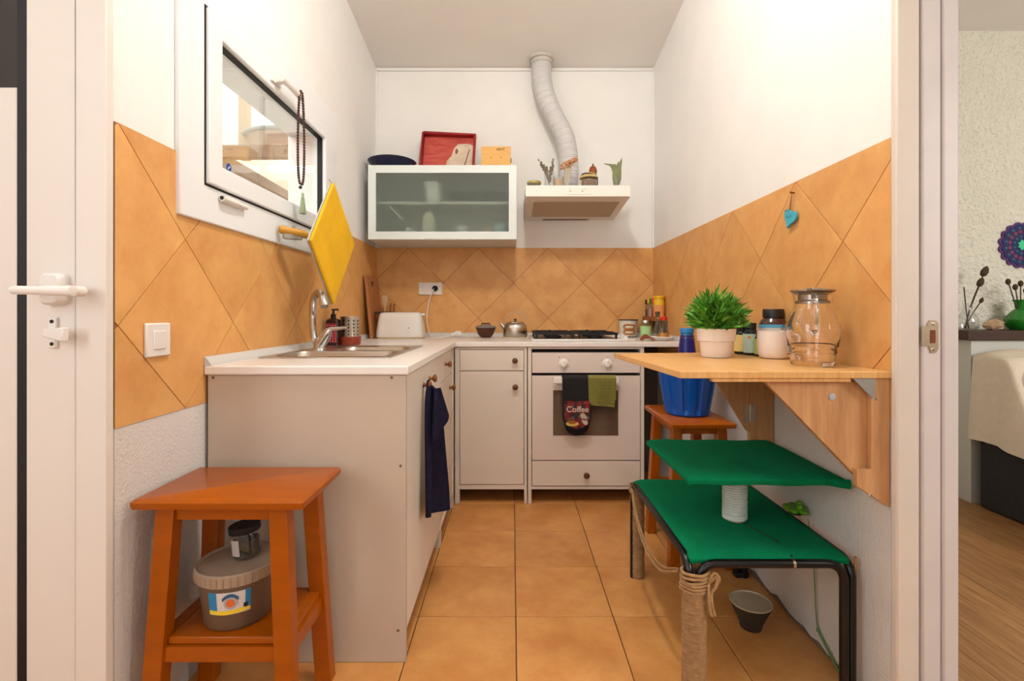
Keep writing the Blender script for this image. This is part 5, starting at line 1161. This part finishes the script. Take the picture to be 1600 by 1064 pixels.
for k in range(40):
    a = 2*math.pi*k/40; rb.box((ux+.0975*math.cos(a)-.0012, uy+.0975*math.sin(a)-.0012, uz+.116), (ux+.0975*math.cos(a)+.0012, uy+.0975*math.sin(a)+.0012, uz+.138))
rb.obj('lid_ribs', mat('cloudy_rib', rgb(150, 128, 108), .4), bk)
def arcpatch(a0, a1, z0, z1, dr, m_, nm, par, n=14, bend=None):
    def fn(u, v):
        a = a0 + (a1-a0)*u; z = z0 + (z1-z0)*v; r = .0783 + .0119*(z-.006)/.112 + dr; z += (bend(u) if bend else 0)
        return (ux + r*math.sin(a), uy - r*math.cos(a), uz + z)
    return MB().sheet(fn, n, 2, .0005).obj(nm, m_, par, smooth=True)
lw_ = arcpatch(-.30, .80, .045, .100, .0008, mat('tub_label_white', rgb(214, 206, 200), .5), 'label', bk)
arcpatch(-.30, -.06, .056, .100, .0015, mat('tub_label_blue', rgb(40, 130, 180), .5), 'label_patch', bk, 6)
arcpatch(.66, .80, .056, .100, .0015, mat('tub_label_blue', rgb(40, 130, 180), .5), 'label_patch', bk, 6)
arcpatch(-.30, .80, .045, .055, .0018, mat('tub_label_yellow', rgb(236, 206, 60), .5), 'label_patch', bk, 14, lambda u: .008*abs(u-.4)**1.5)
arcpatch(.10, .50, .089, .097, .0024, mat('tub_banner_blue', rgb(36, 84, 130), .5), 'label_patch', bk, 10, lambda u: -.010*(2*u-1)**2)
def tubpt(a, z, dr): r = .0783 + .0119*(z-.006)/.112 + dr; return Vector((ux + r*math.sin(a), uy - r*math.cos(a), uz + z))
c = tubpt(.30, .074, .002); n = Vector((math.sin(.30), -math.cos(.30), 0)).to_track_quat('Z', 'Y').to_matrix().to_4x4()
MB().lathe([(0, 0), (.0145, 0), (.0145, .0005)], n=20, T=Matrix.Translation(c) @ n).obj('crest_ring', mat('crest_grey', rgb(168, 166, 170), .5), bk)
MB().lathe([(0, 0), (.0095, 0), (.0095, .0012)], n=16, T=Matrix.Translation(c) @ n).obj('crest', mat('crest_orange', rgb(214, 104, 40), .5), bk)
arcpatch(.62, .72, .058, .068, .0024, DARK, 'label_patch', bk, 4)
Tj = Matrix.Translation((-.690, 1.285, uz+.136)) @ Matrix.Rotation(R(-6), 4, 'Y')
jr = thing('tilted_jar', 'small glass jar with dark lid tilted on the plastic tub', 'jar', (-.690, 1.285, uz+.136))
MB().lathe([(0, .003), (.030, .003), (.034, .008), (.034, .060), (.031, .068)], n=24, T=Tj).obj('glass', THIN, jr, smooth=True)
MB().lathe([(0, .005), (.031, .005), (.032, .045), (0, .048)], n=20, T=Tj).obj('contents', mat('dark_herbs', rgb(66, 58, 44), .9, var=.3, vscale=80), jr, smooth=True)
MB().lathe([(.0, .066), (.037, .066), (.038, .068), (.038, .082), (.036, .084), (0, .083)], n=26, T=Tj).obj('lid', BLACK, jr, smooth=True)
MB().sheet(lambda u, v: Tj @ Vector((.0348*math.sin(-.75+.75*u), -.0348*math.cos(-.75+.75*u), .014+.040*v)), 6, 2, .0005).obj('label', mat('faded_label', rgb(190, 178, 170), .6), jr)

# blue pot and bottle on the second stool
qx, qy, qz = .765, 2.150, .594
bpz = thing('blue_pot', 'large ribbed blue plastic pot on the orange stool', 'pot', (qx, qy, qz))
BLU = mat('blue_plastic', rgb(4, 80, 172), .3)
prof = [(.086, .001), (.092, .008), (.0955, .028), (.101, .06), (.108, .10), (.116, .15), (.122, .20), (.124, .225), (.130, .232), (.130, .252), (.126, .254), (.118, .225), (.104, .10), (.085, .012), (0, .012)]
n = 96; pm_ = MB()
loops = []
for r_, z_ in prof[:-1]:
    lp_ = []
    for k in range(n):
        a = 2*math.pi*k/n; rib = (.007 if math.sin(12*a) > .55 else 0) if .02 < z_ < .21 and z_ not in (.225,) else 0
        lp_.append((qx + (r_-rib)*math.cos(a), qy + (r_-rib)*math.sin(a), qz + z_))
    loops.append(lp_)
pm_.loft(loops).obj('pot_body', BLU, bpz, smooth=True, angle=18)
btl = thing('spray_bottle', 'clear bottle with dark blue sleeve and light blue cap in pot', 'bottle', (.782, 2.17, qz+.02))
cx_, cy_ = wx(1072.5, 2.17), 2.17
MB().lathe([(0, .001), (.036, .001), (.038, .006), (.038, .22), (.030, .32), (.026, .335)], (cx_, cy_, qz+.012), 24).obj('bottle_body', THIN, btl, smooth=True)
MB().lathe([(.0375, .255), (.0300, .318), (.0285, .330)], (cx_, cy_, qz+.012), 24).obj('sleeve', mat('dark_blue_sleeve', rgb(24, 26, 110), .3), btl, smooth=True)
MB().lathe([(.0265, .330), (.0265, .338), (.030, .340), (.030, .357), (.027, .360), (0, .360)], (cx_, cy_, qz+.012), 24).obj('cap', mat('light_blue_cap', rgb(36, 130, 196), .35), btl, smooth=True)

# ------------------------------------------------------------------ cat bench
be = thing('cat_bench', 'green felt bench with black tube frame, rope-wrapped legs and raised shelf', 'bench', (.69, 1.6, 0))
SEAT = .386
def fr(t): return t
def felt_slab(nm, x0, x1, y0, y1, zt, th, droop=.0, twist=0.0):
    def fn(u, v):
        x = x0 + (x1-x0)*u; y = y0 + (y1-y0)*v; e = min(u*(x1-x0), (1-u)*(x1-x0), v*(y1-y0), (1-v)*(y1-y0))
        z = zt - droop*max(0, 1 - e/.03)**2 - th/2 + twist*(u-.5) + .0012*math.sin(17*u+5*v)
        return (x, y, z)
    return MB().sheet(fn, 26, 30, th).obj(nm, FELT, be, smooth=True, bevel=.004, angle=60)
felt_slab('seat', .478, .905, 1.318, 1.935, SEAT, .018, .012)
felt_slab('raised_shelf', .481, .921, 1.350, 1.765, .583, .020, .008, -.004)
MB().sheet(lambda u, v: (.865+.058*u, 1.345-.006*math.sin(3*v), .576 - .014*v - .010*u*v), 4, 4, .005).obj('loose_felt_corner', FELT, be)
MB().bar((.708, 1.520, SEAT+.0006), (.750, 1.400, SEAT+.0004), .0022, .0012).bar((.750, 1.400, SEAT+.0004), (.752, 1.320, SEAT-.008), .004, .0014).obj('felt_seam', DARK, be)
MB().lathe([(.030, 0), (.030, .178)], (.699, 1.545, SEAT-.001), 20).obj('post', WOODL, be, smooth=True)
def helix(cx, cy, z0, z1, r, rr, pitch, seg=18, jit=0):
    n_ = int((z1-z0)/pitch*seg); return MB().tube([(cx + (r+random.uniform(-jit,jit))*math.cos(2*math.pi*k/seg), cy + (r+random.uniform(-jit,jit))*math.sin(2*math.pi*k/seg), z0 + pitch*k/seg) for k in range(n_)], rr, 5)
helix(.699, 1.545, SEAT+.002, .560, .0335, .0042, .0078, 18, .0007).obj('post_rope', WROPE, be, smooth=True)
def ubar(p0, p1, h, r=.0115, cr=.045):
    p0, p1 = Vector(p0), Vector(p1); d = (p1-p0).normalized(); zz = Vector((0,0,1)); pts = [p0, p0 + zz*(h-cr)]
    for k in range(1, 6): a = R(90*k/6); pts.append(p0 + d*cr*(1-math.cos(a)) + zz*(h-cr+cr*math.sin(a)))
    pts += [p0 + d*cr + zz*h]; pts += [p1 - d*cr + zz*h]
    for k in range(1, 6): a = R(90*k/6); pts.append(p1 - d*cr*(1-math.sin(a)) + zz*(h-cr+cr*math.cos(a)))
    pts += [p1 + zz*(h-cr), p1]
    return MB().tube(pts, r, 12)
fz = SEAT - .0285
ubar((.497, 1.312, 0), (.885, 1.312, 0), fz+.0065).obj('frame_tube', BTUBE, be, smooth=True, angle=60)
ubar((.508, 1.935, 0), (.885, 1.935, 0), fz+.006).obj('frame_tube', BTUBE, be, smooth=True, angle=60)
ubar((.474, 1.318, 0), (.474, 1.925, 0), fz+.012).obj('frame_tube', BTUBE, be, smooth=True, angle=60)
ubar((.909, 1.318, 0), (.909, 1.925, 0), fz+.006).obj('frame_tube', BTUBE, be, smooth=True, angle=60)
MB().tube([(.745, 1.312, fz+.0065), (.752, 1.312, fz+.0065)], .0124, 12).obj('tube_joint', STEEL, be, smooth=True)
helix(.4855, 1.313, .002, .300, .0290, .0034, .0060, 18, .0012).obj('leg_rope', JUTE, be, smooth=True)
helix(.491, 1.932, .002, .335, .0255, .0034, .0062, 16, .0010).obj('leg_rope', JUTE, be, smooth=True)
MB().lathe([(.0285, .001), (.0285, .300)], (.4855, 1.313, 0), 16).obj('rope_core', JUTE, be, smooth=True)
MB().lathe([(.0250, .001), (.0250, .335)], (.491, 1.932, 0), 16).obj('rope_core', JUTE, be, smooth=True)
kn = MB()
for k in range(6):
    z0 = .300 + .0085*k; t0 = random.uniform(-.010, .010)
    kn.tube([(.4865 + (.034+random.uniform(-.002,.003))*math.cos(a), 1.313 + (.031+random.uniform(-.002,.003))*math.sin(a), z0 + t0*math.cos(a+k)) for a in [2*math.pi*j/20 for j in range(20)]], .0042, 6, closed=True)
kn.tube(cat_path([(.517, 1.290, .325), (.535, 1.282, .345), (.530, 1.280, .320), (.520, 1.282, .300), (.522, 1.281, .268), (.528, 1.281, .245)], 5), .004, 6)
kn.tube(cat_path([(.515, 1.288, .325), (.512, 1.281, .30), (.515, 1.280, .262), (.519, 1.280, .243)], 5), .004, 6)
kn.tube(cat_path([(.517, 1.290, .33), (.528, 1.284, .352), (.540, 1.282, .340), (.533, 1.284, .320)], 5), .004, 6)
kn.obj('rope_knot', JUTE, be, smooth=True)
kn = MB()
for k in range(4): kn.tube([(.491 + .029*math.cos(a), 1.930 + .029*math.sin(a), .335 + .0075*k) for a in [2*math.pi*j/18 for j in range(18)]], .004, 6, closed=True)
kn.obj('rope_knot', JUTE, be, smooth=True)
MB().tube(cat_path([(.462, 1.905, .355), (.453, 1.80, .285), (.450, 1.66, .238), (.450, 1.50, .250), (.455, 1.36, .318)], 8), .0035, 6).tube(cat_path([(.466, 1.905, .352), (.457, 1.80, .292), (.455, 1.66, .248), (.456, 1.50, .262), (.459, 1.36, .325)], 8), .0035, 6).obj('slack_rope', JUTE, be, smooth=True)
MB().box((.870, 1.915, 0), (.925, 1.950, .02)).obj('foot', BLACK, be, bevel=.004)
# rope tail behind the right leg
MB().tube(cat_path([(.925, 1.325, .375), (.927, 1.33, .28), (.927, 1.33, .10), (.925, 1.34, .01)], 6), .004, 6).obj('hanging_rope', JUTE, be, smooth=True)

# green flower toy on the wall behind the bench, with its string
ty_ = thing('flower_toy', 'green plastic flower toy fixed to right wall behind bench', 'toy', (XR-.03, 1.575, .40))
fcx, fcy, fcz = XR-.040, 1.578, .412
pet = []
for k in range(60):
    a = 2*math.pi*k/60; r_ = .026 + .016*abs(math.cos(2.5*a))**.6; pet.append((fcx + r_*math.cos(a)*.85, fcy + r_*math.sin(a)*1.05))
TG = mat('lime_green_plastic', rgb(92, 150, 24), .35)
MB().prism(pet, .011, Matrix.Translation((0, 0, fcz-.012))).obj('petals', TG, ty_, bevel=.003)
MB().ball((fcx, fcy-.02, fcz+.004), .010, 8).ball((fcx+.014, fcy+.006, fcz+.006), .011, 8).obj('knobs', TG, ty_, smooth=True)
MB().lathe([(0, -.022), (.020, -.022), (.026, -.012), (0, -.011)], (fcx, fcy, fcz), 20).obj('cup', mat('dark_green_cup', rgb(30, 44, 22), .5), ty_, smooth=True)
MB().tube([(fcx, fcy, fcz-.018), (XR-.004, fcy, fcz-.018)], .008, 10).obj('suction_stem', BLACK, ty_, smooth=True)
MB().tube(cat_path([(XR-.03, 1.530, .392), (XR-.018, 1.525, .30), (XR-.012, 1.518, .10), (XR-.010, 1.512, .060)], 6), .0018, 5).ball((XR-.010, 1.512, .058), .006, 6).tube([(XR-.010, 1.512, .056), (XR-.012, 1.42, .006), (XR-.02, 1.36, .004)], .004, 6).obj('string', mat('green_string', rgb(110, 140, 84), .8), ty_, smooth=True)
# conical bowl on the floor
bl = thing('floor_bowl', 'dark conical pottery bowl on the tiles under the bench', 'bowl', (.785, 1.615, 0))
c = (.785, 1.618, 0)
MB().lathe([(0, .0005), (.032, .0005), (.034, .004), (.035, .016), (.063, .076), (.0655, .083)], c, 36, open=True).obj('outer', mat('dark_stoneware', rgb(54, 48, 40), .6, var=.2, vscale=40), bl, smooth=True)
MB().lathe([(.0655, .083), (.066, .086), (.062, .087), (.056, .074), (.030, .022), (0, .016)], c, 36).obj('glazed_inside', mat('taupe_glaze', rgb(196, 176, 152), .3), bl, smooth=True)

# ceiling lamp of the room, above the camera
cl = thing('ceiling_lamp', 'opal glass ceiling lamp above the doorway area', 'lamp', (.05, 1.18, 2.975))
MB().lathe([(0, 0), (.11, 0), (.11, .022), (0, .022)], (.05, 1.18, 2.955), 28).obj('base', WHITEP, cl, smooth=True)
OPAL = mat('opal_glass', (1.0, .93, .84, 1), .4, emit=22.0)
MB().lathe([(0, -.065), (.05, -.060), (.085, -.035), (.100, 0)], (.05, 1.18, 2.955), 28).obj('shade', OPAL, cl, smooth=True)
lg = bpy.data.lights.new('lamp_bulb', 'POINT'); lg.energy = 45; lg.color = (1.0, .955, .89); lg.shadow_soft_size = .09
lo_ = bpy.data.objects.new('lamp_bulb', lg); COL.objects.link(lo_); lo_.parent = cl; lo_.location = (0, 0, -.17)
